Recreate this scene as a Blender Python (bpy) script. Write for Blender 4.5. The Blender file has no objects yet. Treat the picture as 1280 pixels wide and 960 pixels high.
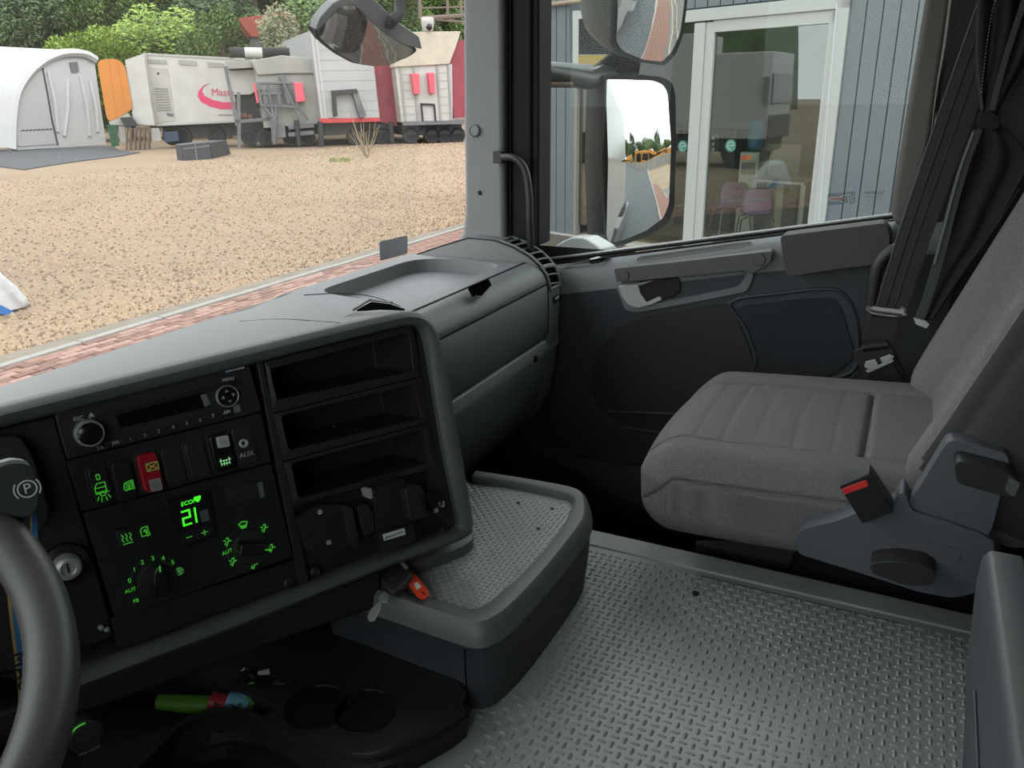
import bpy, bmesh, math, random
from mathutils import Vector, Matrix, noise
rnd = random.Random(7)
R_ = math.radians
SC = bpy.context.scene

# ---------------------------------------------------------------- camera
FPX, PITCH, YAW, ROLL, EYE = 1000.0, R_(19.8), R_(26.3), R_(1.0), 0.78
CAM = Vector((0, 0, EYE))
fw = Vector((math.cos(YAW)*math.cos(PITCH), math.sin(YAW)*math.cos(PITCH), -math.sin(PITCH)))
rt0 = Vector((math.sin(YAW), -math.cos(YAW), 0)); up0 = rt0.cross(fw)
rt = rt0*math.cos(ROLL) - up0*math.sin(ROLL); up = up0*math.cos(ROLL) + rt0*math.sin(ROLL)
cd = bpy.data.cameras.new('camera'); co = bpy.data.objects.new('camera', cd)
SC.collection.objects.link(co); SC.camera = co
cd.sensor_width = 36; cd.lens = 36*FPX/1280; cd.clip_start = .02; cd.clip_end = 600
co.matrix_world = Matrix(((rt.x, up.x, -fw.x, CAM.x), (rt.y, up.y, -fw.y, CAM.y), (rt.z, up.z, -fw.z, CAM.z), (0, 0, 0, 1)))

# ---------------------------------------------------------------- overcast sky, soft sun, exposure
SC.view_settings.view_transform = 'Standard'; SC.view_settings.look = 'None'
SC.view_settings.gamma = 1; SC.view_settings.use_curve_mapping = False
SC.view_settings.exposure = 0.0
w = bpy.data.worlds.new('overcast_sky'); SC.world = w; w.use_nodes = True
nt = w.node_tree; bg = nt.nodes['Background']
tc = nt.nodes.new('ShaderNodeTexCoord'); nz = nt.nodes.new('ShaderNodeTexNoise'); rp = nt.nodes.new('ShaderNodeValToRGB')
nz.inputs['Scale'].default_value = 2.5; nz.inputs['Detail'].default_value = 4
rp.color_ramp.elements[0].color = (.84, .88, .93, 1); rp.color_ramp.elements[1].color = (1, 1, 1, 1)
nt.links.new(tc.outputs['Generated'], nz.inputs['Vector']); nt.links.new(nz.outputs['Fac'], rp.inputs['Fac'])
nt.links.new(rp.outputs['Color'], bg.inputs['Color']); bg.inputs['Strength'].default_value = 3.5
sd = bpy.data.lights.new('sun', 'SUN'); sd.energy = .8; sd.angle = R_(40)
so = bpy.data.objects.new('sun', sd); SC.collection.objects.link(so)
so.rotation_euler = (R_(38), R_(-28), R_(0))

# ---------------------------------------------------------------- helpers
def ray(x, y): return fw + rt*((x-640)/FPX) - up*((y-480)/FPX)
def P(x, y, X=None, Y=None, Z=None, D=None):
    d = ray(x, y)
    if X is not None: t = (X-CAM.x)/d.x
    elif Y is not None: t = (Y-CAM.y)/d.y
    elif Z is not None: t = (Z-CAM.z)/d.z
    else: t = D/d.length
    return CAM + d*t
class Fr:
    def __init__(s, O, X, Y):
        s.O = Vector(O); s.X = Vector(X).normalized(); Y = Vector(Y); s.Y = (Y - s.X*Y.dot(s.X)).normalized(); s.N = s.X.cross(s.Y)
    def p(s, u, v, w=0): return s.O + s.X*u + s.Y*v + s.N*w
    def px(s, x, y, w=0):
        d = ray(x, y); O = s.O + s.N*w; t = (O-CAM).dot(s.N)/d.dot(s.N); q = CAM + d*t - s.O
        return (q.dot(s.X), q.dot(s.Y))
    def pp(s, pts, w=0): return [s.px(x, y, w) for x, y in pts]
    def off(s, w): f = Fr(s.O + s.N*w, s.X, s.Y); return f
def wloc(o):
    v = Vector((0, 0, 0))
    while o is not None: v = v + o.location; o = o.parent
    return v
def tag(o, label=None, cat=None, group=None, kind=None):
    if label: o['label'] = label
    if cat: o['category'] = cat
    if group: o['group'] = group
    if kind: o['kind'] = kind
    return o
def thing(name, label, cat, loc=(0, 0, 0), group=None, kind=None):
    o = bpy.data.objects.new(name, None); SC.collection.objects.link(o); o.location = loc; o.empty_display_size = .05
    return tag(o, label, cat, group, kind)
def obj(name, vs, fs, m, parent=None, smooth=False, bevel=0, seg=2, kind=None, label=None, cat=None, group=None, sub=0, recenter=True):
    vs = [Vector(v) for v in vs]
    me = bpy.data.meshes.new(name)
    if parent is not None: o0 = wloc(parent)
    elif recenter:
        xs = [v.x for v in vs]; ys = [v.y for v in vs]; zs = [v.z for v in vs]
        o0 = Vector(((min(xs)+max(xs))/2, (min(ys)+max(ys))/2, min(zs)))
    else: o0 = Vector((0, 0, 0))
    me.from_pydata([tuple(v-o0) for v in vs], [], fs)
    bm = bmesh.new(); bm.from_mesh(me); bmesh.ops.recalc_face_normals(bm, faces=bm.faces[:]); bm.to_mesh(me); bm.free()
    for mm in (m if isinstance(m, (list, tuple)) else [m]): me.materials.append(mm)
    o = bpy.data.objects.new(name, me); SC.collection.objects.link(o)
    if parent is not None: o.parent = parent
    else: o.location = o0
    if smooth or bevel or sub:
        me.polygons.foreach_set('use_smooth', [True]*len(me.polygons))
        if not sub: me.set_sharp_from_angle(angle=R_(42))
    if bevel:
        b = o.modifiers.new('bevel', 'BEVEL'); b.width = bevel; b.segments = seg; b.limit_method = 'ANGLE'; b.angle_limit = R_(30); b.harden_normals = True
    if sub:
        s = o.modifiers.new('sub', 'SUBSURF'); s.levels = s.render_levels = sub
    tag(o, label, cat, group, kind)
    return o
class MB:
    def __init__(s): s.v = []; s.f = []
    def add(s, vs, fs):
        n = len(s.v); s.v += [Vector(v) for v in vs]; s.f += [tuple(i+n for i in f) for f in fs]; return s
    def prism(s, F, poly, w0, w1, taper=None):
        n = len(poly)
        if taper is None: top = poly
        else:
            cx = sum(p[0] for p in poly)/n; cy = sum(p[1] for p in poly)/n
            top = [(cx+(x-cx)*taper, cy+(y-cy)*taper) for x, y in poly]
        vs = [F.p(u, v, w0) for u, v in poly] + [F.p(u, v, w1) for u, v in top]
        return s.add(vs, [tuple(range(n))[::-1], tuple(range(n, 2*n))] + [(i, (i+1) % n, n+(i+1) % n, n+i) for i in range(n)])
    def box(s, F, u0, u1, v0, v1, w0, w1): return s.prism(F, [(u0, v0), (u1, v0), (u1, v1), (u0, v1)], w0, w1)
    def wbox(s, a, b):
        return s.box(Fr((0, 0, 0), (1, 0, 0), (0, 1, 0)), a[0], b[0], a[1], b[1], a[2], b[2])
    def loft(s, secs, cu=False, cv=False, caps=False):
        n = len(secs[0]); m = len(secs); vs = [p for q in secs for p in q]; fs = []
        for j in range(m if cv else m-1):
            for i in range(n if cu else n-1):
                a = j*n+i; b = j*n+(i+1) % n; c = ((j+1) % m)*n+(i+1) % n; d = ((j+1) % m)*n+i
                fs.append((a, b, c, d))
        if caps: fs += [tuple(range(n))[::-1], tuple((m-1)*n+i for i in range(n))]
        return s.add(vs, fs)
    def tube(s, pts, r, n=10, closed=False):
        pts = [Vector(p) for p in pts]; m = len(pts); secs = []; prev = None
        for i, p in enumerate(pts):
            if closed: t = pts[(i+1) % m]-pts[i-1]
            else: t = pts[min(i+1, m-1)]-pts[max(i-1, 0)]
            t.normalize()
            if prev is None: a = t.orthogonal().normalized()
            else: a = (prev - t*prev.dot(t)).normalized()
            prev = a; b = t.cross(a); rr = r[i] if isinstance(r, (list, tuple)) else r
            secs.append([p + a*(rr*math.cos(2*math.pi*k/n)) + b*(rr*math.sin(2*math.pi*k/n)) for k in range(n)])
        return s.loft(secs, cu=True, cv=closed, caps=not closed)
    def lathe(s, F, prof, n=24, u=0, v=0, caps=True):
        secs = [[F.p(u+r*math.cos(2*math.pi*k/n), v+r*math.sin(2*math.pi*k/n), w) for k in range(n)] for r, w in prof]
        return s.loft(secs, cu=True, caps=caps)
    def pocket(s, F, outer, inner, depth, back=1.0, w=0, lip=0.0):
        n = len(outer); cx = sum(p[0] for p in inner)/n; cy = sum(p[1] for p in inner)/n
        bk = [(cx+(x-cx)*back, cy+(y-cy)*back) for x, y in inner]
        secs = [[F.p(u, v, w-.004) for u, v in outer], [F.p(u, v, w) for u, v in outer], [F.p(u, v, w+lip) for u, v in inner], [F.p(u, v, w-depth) for u, v in bk]]
        n0 = len(s.v); s.loft(secs, cu=True)
        s.f.append(tuple(n0+3*n+i for i in range(n))); return s
    def strokes(s, F, lines, wd, w=0, th=.0004):
        for ln in lines:
            for a, b in zip(ln[:-1], ln[1:]):
                dx, dy = b[0]-a[0], b[1]-a[1]; L = math.hypot(dx, dy) or 1e-6; ex, ey = dx/L*wd/2, dy/L*wd/2
                q = [(a[0]-ex+ey, a[1]-ey-ex), (b[0]+ex+ey, b[1]+ey-ex), (b[0]+ex-ey, b[1]+ey+ex), (a[0]-ex-ey, a[1]-ey+ex)]
                s.prism(F, q, w, w+th)
        return s
    def build(s, name, m, parent=None, **k): return obj(name, s.v, s.f, m, parent, **k)
def rpoly(pts, r, n=4):
    out = []; m = len(pts)
    for i, p in enumerate(pts):
        p = Vector(p); a = Vector(pts[i-1]); b = Vector(pts[(i+1) % m]); rr = r[i] if isinstance(r, (list, tuple)) else r
        da = a-p; db = b-p; ra = min(rr, da.length*.49); rb = min(rr, db.length*.49)
        q0 = p+da.normalized()*ra; q1 = p+db.normalized()*rb
        for k in range(n+1):
            t = k/n; out.append(tuple(q0*(1-t)**2 + p*2*t*(1-t) + q1*t*t))
    return out
def cr(pts, k=6, closed=False):
    pts = [Vector(p) for p in pts]; m = len(pts); out = []
    for i in range(m if closed else m-1):
        if closed: p0, p1, p2, p3 = pts[i-1], pts[i], pts[(i+1) % m], pts[(i+2) % m]
        else: p0, p1, p2, p3 = pts[max(i-1, 0)], pts[i], pts[i+1], pts[min(i+2, m-1)]
        for j in range(k):
            t = j/k; out.append(.5*((2*p1)+(p2-p0)*t+(2*p0-5*p1+4*p2-p3)*t*t+(3*p1-p0-3*p2+p3)*t**3))
    if not closed: out.append(pts[-1])
    return out
def cr2(pts, k=6, closed=False): return [(p[0], p[1]) for p in cr([(a, b, 0) for a, b in pts], k, closed)]
def insetp(poly, d):
    n = len(poly); cx = sum(p[0] for p in poly)/n; cy = sum(p[1] for p in poly)/n; out = []
    for i in range(n):
        p = Vector(poly[i]); t = Vector(poly[(i+1) % n])-Vector(poly[i-1]); nn = Vector((-t.y, t.x)).normalized()
        if nn.dot(Vector((cx, cy))-p) < 0 and False: nn = -nn
        out.append(p+nn*d)
    ar = sum(poly[i-1][0]*poly[i][1]-poly[i][0]*poly[i-1][1] for i in range(n))
    if ar < 0: out = [Vector(poly[i])*2-out[i] for i in range(n)]
    return [tuple(q) for q in out]
def text(F, s, u, v, size, m, parent, w=.0006, rot=0, name='lettering', th=.0003, mirror=False, align='CENTER', shear=0, **k):
    c = bpy.data.curves.new('t', 'FONT'); c.body = s; c.size = size; c.align_x = align; c.align_y = 'CENTER'; c.extrude = th; c.resolution_u = 3; c.shear = shear
    o = bpy.data.objects.new('t', c); SC.collection.objects.link(o)
    me = bpy.data.meshes.new_from_object(o); bpy.data.objects.remove(o)
    vs = []
    for q in me.vertices:
        x, y, z = q.co; x = -x if mirror else x
        x, y = x*math.cos(rot)-y*math.sin(rot), x*math.sin(rot)+y*math.cos(rot)
        vs.append(F.p(u+x, v+y, w+z))
    fs = [tuple(p.vertices) for p in me.polygons]
    bpy.data.meshes.remove(me)
    return obj(name, vs, fs, m, parent, **k)

# ---------------------------------------------------------------- materials
def mat(name, col, rough=.55, metal=0, bump=0, bscale=400, var=0, vscale=30, spec=.5, emit=None, es=1, weave=False, coat=0, obj_coords=True):
    m = bpy.data.materials.new(name); m.use_nodes = True; n = m.node_tree; b = n.nodes['Principled BSDF']
    b.inputs['Base Color'].default_value = (*col, 1); b.inputs['Roughness'].default_value = rough; b.inputs['Metallic'].default_value = metal
    b.inputs['Specular IOR Level'].default_value = spec; b.inputs['Coat Weight'].default_value = coat
    if emit: b.inputs['Emission Color'].default_value = (*emit, 1); b.inputs['Emission Strength'].default_value = es
    if bump or var:
        t = n.nodes.new('ShaderNodeTexCoord')
    if bump:
        if weave:
            x = n.nodes.new('ShaderNodeTexWave'); x.inputs['Scale'].default_value = bscale; y = n.nodes.new('ShaderNodeTexWave'); y.bands_direction = 'Y'; y.inputs['Scale'].default_value = bscale
            for q in (x, y): q.inputs['Distortion'].default_value = 1.5; n.links.new(t.outputs['Object'], q.inputs['Vector'])
            a = n.nodes.new('ShaderNodeMath'); a.operation = 'MULTIPLY'; n.links.new(x.outputs['Fac'], a.inputs[0]); n.links.new(y.outputs['Fac'], a.inputs[1]); h = a.outputs[0]
        else:
            x = n.nodes.new('ShaderNodeTexNoise'); x.inputs['Scale'].default_value = bscale; x.inputs['Detail'].default_value = 2; n.links.new(t.outputs['Object'], x.inputs['Vector']); h = x.outputs['Fac']
        bp = n.nodes.new('ShaderNodeBump'); bp.inputs['Strength'].default_value = bump; bp.inputs['Distance'].default_value = .001 if bscale > 50 else .02
        n.links.new(h, bp.inputs['Height']); n.links.new(bp.outputs['Normal'], b.inputs['Normal'])
    if var:
        x = n.nodes.new('ShaderNodeTexNoise'); x.inputs['Scale'].default_value = vscale; x.inputs['Detail'].default_value = 4; n.links.new(t.outputs['Object'], x.inputs['Vector'])
        r = n.nodes.new('ShaderNodeValToRGB'); r.color_ramp.elements[0].position = .3; r.color_ramp.elements[1].position = .7
        r.color_ramp.elements[0].color = (*[c*(1-var) for c in col], 1); r.color_ramp.elements[1].color = (*[min(1, c*(1+var)) for c in col], 1)
        n.links.new(x.outputs['Fac'], r.inputs['Fac']); n.links.new(r.outputs['Color'], b.inputs['Base Color'])
    return m
def glassmat(name, haze=.004, tint=(.97, .98, .97), refl=1.0, specks=0.0, rough=0.0, base=.04):
    m = bpy.data.materials.new(name); m.use_nodes = True; n = m.node_tree; n.nodes.clear()
    out = n.nodes.new('ShaderNodeOutputMaterial'); tr = n.nodes.new('ShaderNodeBsdfTransparent'); tr.inputs['Color'].default_value = (*tint, 1)
    gl = n.nodes.new('ShaderNodeBsdfGlossy'); gl.inputs['Roughness'].default_value = rough
    lw = n.nodes.new('ShaderNodeFresnel'); lw.inputs['IOR'].default_value = 1.45
    mu = n.nodes.new('ShaderNodeMath'); mu.operation = 'MULTIPLY_ADD'; mu.inputs[1].default_value = refl; mu.inputs[2].default_value = base; mu.use_clamp = True; n.links.new(lw.outputs[0], mu.inputs[0])
    mx = n.nodes.new('ShaderNodeMixShader'); n.links.new(mu.outputs[0], mx.inputs[0]); n.links.new(tr.outputs[0], mx.inputs[1]); n.links.new(gl.outputs[0], mx.inputs[2])
    last = mx
    if specks:
        t = n.nodes.new('ShaderNodeTexCoord'); v = n.nodes.new('ShaderNodeTexVoronoi'); v.inputs['Scale'].default_value = specks; n.links.new(t.outputs['Object'], v.inputs['Vector'])
        nz = n.nodes.new('ShaderNodeTexNoise'); nz.inputs['Scale'].default_value = 3; nz.inputs['Detail'].default_value = 3; n.links.new(t.outputs['Object'], nz.inputs['Vector'])
        nm = n.nodes.new('ShaderNodeMath'); nm.operation = 'MULTIPLY'; nm.inputs[1].default_value = .13; n.links.new(nz.outputs['Fac'], nm.inputs[0])
        lt = n.nodes.new('ShaderNodeMath'); lt.operation = 'LESS_THAN'; n.links.new(v.outputs['Distance'], lt.inputs[0]); n.links.new(nm.outputs[0], lt.inputs[1])
        k = n.nodes.new('ShaderNodeMath'); k.operation = 'MULTIPLY_ADD'; k.inputs[1].default_value = .35; k.inputs[2].default_value = haze; n.links.new(lt.outputs[0], k.inputs[0])
        df = n.nodes.new('ShaderNodeBsdfTranslucent'); df.inputs['Color'].default_value = (.6, .58, .54, 1)
        m2 = n.nodes.new('ShaderNodeMixShader'); n.links.new(k.outputs[0], m2.inputs[0]); n.links.new(mx.outputs[0], m2.inputs[1]); n.links.new(df.outputs[0], m2.inputs[2]); last = m2
    n.links.new(last.outputs[0], out.inputs['Surface']); return m
M = {}
M['dash'] = mat('dash_grey_plastic', (.15, .158, .162), .5, bump=.25, bscale=900, spec=.45)
M['dash_low'] = mat('dash_face_plastic', (.12, .13, .133), .5, bump=.25, bscale=900)
M['strip'] = mat('light_grey_strip', (.30, .31, .315), .5, bump=.2, bscale=900)
M['panel'] = mat('black_panel_plastic', (.012, .012, .013), .5, bump=.2, bscale=900)
M['panel2'] = mat('dark_panel_plastic', (.02, .021, .022), .45, bump=.2, bscale=900)
M['black'] = mat('deep_black_plastic', (.006, .006, .007), .5)
M['gloss'] = mat('gloss_black', (.01, .01, .011), .2)
M['bezel'] = mat('bezel_plastic', (.085, .088, .09), .5, bump=.25, bscale=900)
M['tray'] = mat('tray_plastic', (.12, .124, .128), .45, bump=.25, bscale=900)
M['console'] = mat('console_blue_grey', (.04, .043, .052), .6, bump=.2, bscale=900)
M['console_dk'] = mat('console_dark', (.012, .012, .014), .5, bump=.2, bscale=900)
M['rubber'] = mat('rubber_mat', (.27, .275, .28), .38, var=.12, vscale=6, spec=.6)
M['rubber_edge'] = mat('rubber_mat_edge', (.30, .305, .31), .5, var=.1, vscale=8)
M['door'] = mat('door_dark_blue_grey', (.034, .037, .044), .55, bump=.2, bscale=900)
M['door_lt'] = mat('door_upper_grey', (.17, .178, .185), .5, bump=.2, bscale=900)
M['door_mid'] = mat('door_handle_grey', (.075, .075, .075), .55, bump=.25, bscale=900)
M['arm'] = mat('armrest_brown_grey', (.065, .061, .056), .75, bump=.5, bscale=500)
M['cloth_dk'] = mat('door_cloth', (.026, .026, .026), .9, bump=.3, bscale=600)
M['mesh'] = mat('speaker_mesh', (.022, .026, .032), .7, bump=.9, bscale=260, weave=True)
M['void'] = mat('unlit_black', (.003, .003, .003), 1.0, spec=.0)
M['cab'] = mat('cabinet_grey', (.062, .067, .073), .45, bump=.25, bscale=500)
M['silver'] = mat('satin_silver_plastic', (.5, .51, .5), .4, metal=.3)
M['steel'] = mat('polished_steel', (.62, .62, .60), .3, metal=.6)
M['pillar'] = mat('pillar_grey', (.20, .205, .212), .55, bump=.25, bscale=700)
M['pillar_b'] = mat('rear_pillar_trim', (.12, .112, .104), .6)
M['rub_black'] = mat('black_rubber_seal', (.008, .008, .008), .6, spec=.2)
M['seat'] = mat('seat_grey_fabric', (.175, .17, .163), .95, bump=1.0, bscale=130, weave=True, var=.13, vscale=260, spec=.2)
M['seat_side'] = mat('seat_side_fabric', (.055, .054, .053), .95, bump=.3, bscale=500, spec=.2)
M['seat_pl'] = mat('seat_plastic_blue_grey', (.085, .092, .112), .5, bump=.2, bscale=700)
M['belt'] = mat('belt_webbing', (.02, .02, .019), .7, bump=.5, bscale=300, weave=True)
M['curtain'] = mat('black_curtain', (.007, .007, .0075), .85, bump=.2, bscale=300)
M['hem'] = mat('curtain_hem', (.045, .048, .05), .7)
M['red_btn'] = mat('red_plastic', (.62, .03, .03), .4)
M['red_sw'] = mat('dark_red_switch', (.42, .008, .018), .4)
M['green'] = mat('green_backlight', (.02, .1, .02), .5, emit=(.12, 1, .06), es=.32)
M['green_hi'] = mat('green_display', (.02, .1, .02), .5, emit=(.06, 1, .02), es=1.1)
M['white_ink'] = mat('white_marking', (.55, .55, .55), .6)
M['grey_ink'] = mat('grey_marking', (.25, .25, .25), .6)
M['sw_grey'] = mat('grey_switch_cap', (.32, .32, .32), .5)
M['white_lbl'] = mat('white_label', (.7, .7, .68), .6)
M['black_ink'] = mat('black_ink', (.01, .01, .01), .6)
M['leather'] = mat('wheel_leather', (.06, .06, .06), .45, bump=.2, bscale=500)
M['screen'] = mat('dark_screen', (.006, .006, .008), .12)
M['orange_red'] = mat('red_orange_tag', (.85, .07, .03), .35)
M['chrome'] = mat('chrome', (.75, .75, .75), .12, metal=1)
M['key_blk'] = mat('key_fob_black', (.03, .031, .033), .5)
M['glass_ws'] = glassmat('windscreen_glass', specks=90, haze=.014, refl=.04, base=.0)
M['glass_dr'] = glassmat('door_glass', tint=(.90, .94, .92), refl=.25, specks=120, base=.0)
M['headliner'] = mat('headliner', (.16, .155, .15), .95)
M['white_paint'] = mat('white_cab_paint', (.30, .30, .29), .3, var=.05, vscale=3)

HZ = lambda z: Fr((0, 0, z), (1, 0, 0), (0, 1, 0))
DOOR = Fr((1.80, 0, 0), (0, -1, 0), (0, 0, 1))
DASH = Fr((0, .74, 0), (1, 0, 0), (0, 0, 1))
a27 = R_(-27); t13 = R_(13)
PO = P(592, 684, Z=.15)
PAN = Fr(PO, (math.cos(a27), math.sin(a27), 0), (-math.sin(a27)*math.sin(t13), math.cos(a27)*math.sin(t13), math.cos(t13)))
print('PANEL corners', PAN.p(*PAN.px(530, 392)), PAN.p(*PAN.px(0, 505)), PAN.p(*PAN.px(100, 850)))

# ================================================================ CAB SHELL
# floor: rubber mat on the engine tunnel, footwell floors
fl = thing('floor', None, None, (0, 0, -.02), kind='structure')
MB().wbox((.60, -.9, -.05), (1.211, .50, 0)).build('rubber_mat', M['rubber'], fl)
MB().wbox((-.6, -.9, -.36), (.515, 1.2, -.30)).build('driver_footwell', M['black'], fl)
MB().wbox((.57, -.9, -.33), (.599, .9, -.004)).build('tunnel_wall', M['black'], fl)
MB().wbox((1.211, -.9, -.05), (1.262, .48, .0035)).build('mat_edge_strip', M['rubber_edge'], fl, bevel=.003)
MB().wbox((1.255, -1.2, -.36), (1.95, 1.0, -.33)).build('footwell_floor', M['console_dk'], fl)
MB().wbox((1.22, -.9, -.36), (1.26, 1.0, -.051)).build('tunnel_side', M['black'], fl)
MB().wbox((-.6, .46, -.08), (1.26, 1.25, -.03)).build('tunnel_front', M['black'], fl)  # added black panel, keeps outside light from showing through the gap
MB().wbox((1.2, 1.0, -.4), (1.9, 1.05, .30)).build('firewall', M['black'], fl)
MB().wbox((-.6, -1.25, -.4), (-.55, 1.3, .3)).build('floor_side', M['black'], fl)
def studs(F, inside, s, L, W, H, u0, u1, v0, v1, name, m, parent):
    mb = MB(); nu = int((u1-u0)/s); nv = int((v1-v0)/s); mb2v = []; mb2f = []
    for i in range(nu):
        for j in range(nv):
            u = u0+(i+.5)*s; v = v0+(j+.5)*s
            if not inside(u, v): continue
            a = (1, 0) if (i+j) % 2 else (0, 1)
            b = (-a[1], a[0]); n = len(mb2v)
            for (p, q, r) in ((-1, 0, 0), (-.55, -1, 0), (.55, -1, 0), (1, 0, 0), (.55, 1, 0), (-.55, 1, 0), (-.45, 0, 1), (.45, 0, 1)):
                mb2v.append(F.p(u+a[0]*p*L/2+b[0]*q*W/2, v+a[1]*p*L/2+b[1]*q*W/2, r*H))
            mb2f += [(n+0, n+1, n+6), (n+1, n+2, n+7, n+6), (n+2, n+3, n+7), (n+3, n+4, n+7), (n+4, n+5, n+6, n+7), (n+5, n+0, n+6)]
    return obj(name, mb2v, mb2f, m, parent, kind='stuff')
studs(HZ(0.0), lambda u, v: not (u < .72 and v > .4), .0135, .0145, .0055, .0022, .604, 1.207, -.5, .47, 'raised_grain', M['rubber'], fl)
# mat cut-out line and small plug
a = P(870, 722, Z=.001); MB().strokes(HZ(.0005), [[(P(876, 720, Z=0)).xy, (P(866, 742, Z=0)).xy], [(P(876, 720, Z=0)).xy, (P(1130, 781, Z=0)).xy]], .0016).build('mat_seam', M['black'], fl)
q = P(869, 743, Z=0); MB().lathe(HZ(0), [(.006, 0), (.006, .003), (.003, .004)], 12, q.x, q.y).build('plug', M['panel'], fl, smooth=True)

ceil = MB().wbox((-.65, -1.3, 1.55), (1.93, 1.15, 1.60)).build('ceiling', M['headliner'], kind='structure')
MB().wbox((-.65, -1.35, -.4), (1.93, -1.3, 1.6)).build('wall_rear', M['curtain'], kind='structure')
wl = MB().wbox((-.66, -1.3, -.4), (-.61, 1.2, .45))
wl.wbox((-.66, -1.3, .45), (-.61, -.35, 1.6)).wbox((-.66, .75, .45), (-.61, 1.2, 1.6)).wbox((-.66, -.35, 1.35), (-.61, .75, 1.6))
wl.build('wall_left', M['console_dk'], kind='structure')
MB().wbox((-.64, -.35, .45), (-.634, .75, 1.35)).build('window_3', M['glass_dr'], kind='structure')
# front bulkhead under the screen
MB().wbox((-.65, 1.22, -.4), (1.9, 1.27, .355)).build('wall_front', M['console_dk'], kind='structure')
MB().wbox((-.65, 1.0, 1.40), (1.9, 1.2, 1.58)).build('trim_3', M['console_dk'], kind='structure')
# cab side behind the door (inside dark, outside white paint seen in the mirror)
wr = thing('wall_right', None, None, (1.9, 0, 0), kind='structure')
mb = MB().wbox((1.86, -1.3, -.6), (1.90, -.10, 1.6)); mb.build('side_panel', M['console_dk'], wr)

# windscreen
gl = Fr((0, 1.238, .345), (1, 0, 0), (0, -.10, 1))
MB().box(gl, -.64, 1.90, 0, 1.12, -.006, 0).build('window_1', M['glass_ws'], kind='structure')

# ---------------------------------------------------------------- A pillar
pil = thing('trim_1', None, None, P(604, 300, X=1.75), kind='structure')
PF = Fr((1.75, 0, 0), (0, -1, 0), (0, 0, 1))
poly = PF.pp([(575, -330), (627, -330), (629, 200), (631, 320), (560, 320), (577, 290), (580, 262), (578, 100)])
MB().prism(PF, poly, -.06, 0).build('pillar_cover', M['pillar'], pil, bevel=.014, seg=4)
c = PF.px(594, 163)
MB().lathe(PF.off(0), [(.0155, -.002), (.0155, .003), (.013, .006), (.0125, .003), (0.0118, .003), (.0115, .005), (.002, .0055)], 28, *c).build('tweeter_cover', M['pillar'], pil, smooth=True)
c = PF.px(600, 241); MB().lathe(PF.off(0), [(.0055, -.002), (.0055, .001), (.0048, .0012), (.0045, .0006)], 16, *c).build('screw_hole', M['rub_black'], pil, smooth=True)
poly = PF.pp([(626, -330), (668, -330), (668, 310), (628, 310)])
MB().prism(PF, poly, -.10, -.025).build('door_seal', M['rub_black'], pil, bevel=.006)
for x0, r in ((634, .0035), (638, .0025), (662, .004)):
    MB().tube([PF.p(*PF.px(x0-2, -300, -.02), -.02), PF.p(*PF.px(x0, 0, -.02), -.02), PF.p(*PF.px(x0, 300, -.02), -.02)], r, 8).build('seal_bead', M['rub_black'], pil, smooth=True)
# grab handle on the pillar
F = PF.off(.012)
pts = [F.p(*F.px(x, y), o) for x, y, o in ((622, 197, -.01), (634, 196, 0.008), (648, 198, .012), (659, 212, .012), (664, 240, .012), (665, 275, .012), (664, 312, .0), (662, 330, -.02))]
gh = thing('pillar_handle', 'black curved grab handle between windscreen pillar and door window', 'handle', P(664, 300, X=1.74))
MB().tube(cr(pts, 6), .0085, 12).build('grip', M['panel2'], gh, smooth=True)
MB().box(F, *sorted((F.px(617, 190)[0], F.px(628, 190)[0])), *sorted((F.px(620, 204)[1], F.px(620, 189)[1])), -.015, .006).build('mount', M['panel2'], gh, bevel=.002)

# ================================================================ DASHBOARD
dash = thing('dashboard', 'dark grey truck dashboard running under the windscreen to the passenger door', 'dashboard', (1.0, 1.0, 0))
TOPZ = .41
# passenger side face, profile lofted along x
prof = [(1.10, -.03), (.83, -.03), (.80, 0), (.775, .04), (.752, .12), (.745, .185), (.745, .190), (.757, .192), (.757, .226), (.748, .229), (.741, .24), (.739, .30), (.741, .356), (.744, .360), (.744, .3625), (.743, .366), (.746, .375), (.754, .389), (.768, .401), (.785, .408), (.800, TOPZ-.0015)]
xs = [.93, 1.2, 1.45, 1.70]
MB().loft([[Vector((x, y, z)) for y, z in prof] for x in xs], caps=True).build('glovebox_front', M['dash_low'], dash, smooth=True)
# right end cap with the rounded shoulder
endp = [(1.20, .30), (1.20, .374), (1.12, .401), (1.03, .433), (.95, .458), (.88, .456), (.83, .442), (.79, .423), (.765, .403), (.748, .38), (.741, .355), (.739, .30), (.741, .24), (.745, .20), (.748, .14), (.762, .07), (.79, .01), (.83, -.03), (1.10, -.03)]
def endsec(x, d): return [Vector((x, y + (d if y < .9 else 0), z-d)) for y, z in endp]
MB().loft([endsec(1.695, .006), endsec(1.70, 0), endsec(1.755, 0), endsec(1.775, .004), endsec(1.785, .012)], caps=True).build('end_cap', M['dash'], dash, smooth=True)
MB().tube([Vector((1.6975, y-.0005, z+.0005)) for y, z in endp[2:13]], .0013, 6).build('seam', M['rub_black'], dash)
# lighter strip across the front
SP = DASH.off(-.003)
MB().loft([[Vector((x, .7575, .192)), Vector((x, .746, .1925)), Vector((x, .7445, .197)), Vector((x, .7445, .222)), Vector((x, .748, .2245)), Vector((x, .7575, .224))] for x in (.95, 1.4, 1.705, 1.775)], cu=True, caps=True).build('trim_strip', M['strip'], dash, smooth=True)
c = DASH.px(671, 449); MB().lathe(DASH.off(-.002), [(.008, -.004), (.008, .0005), (.006, .001), (.0055, -.003)], 16, *c).build('screw_hole', M['rub_black'], dash, smooth=True)
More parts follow.
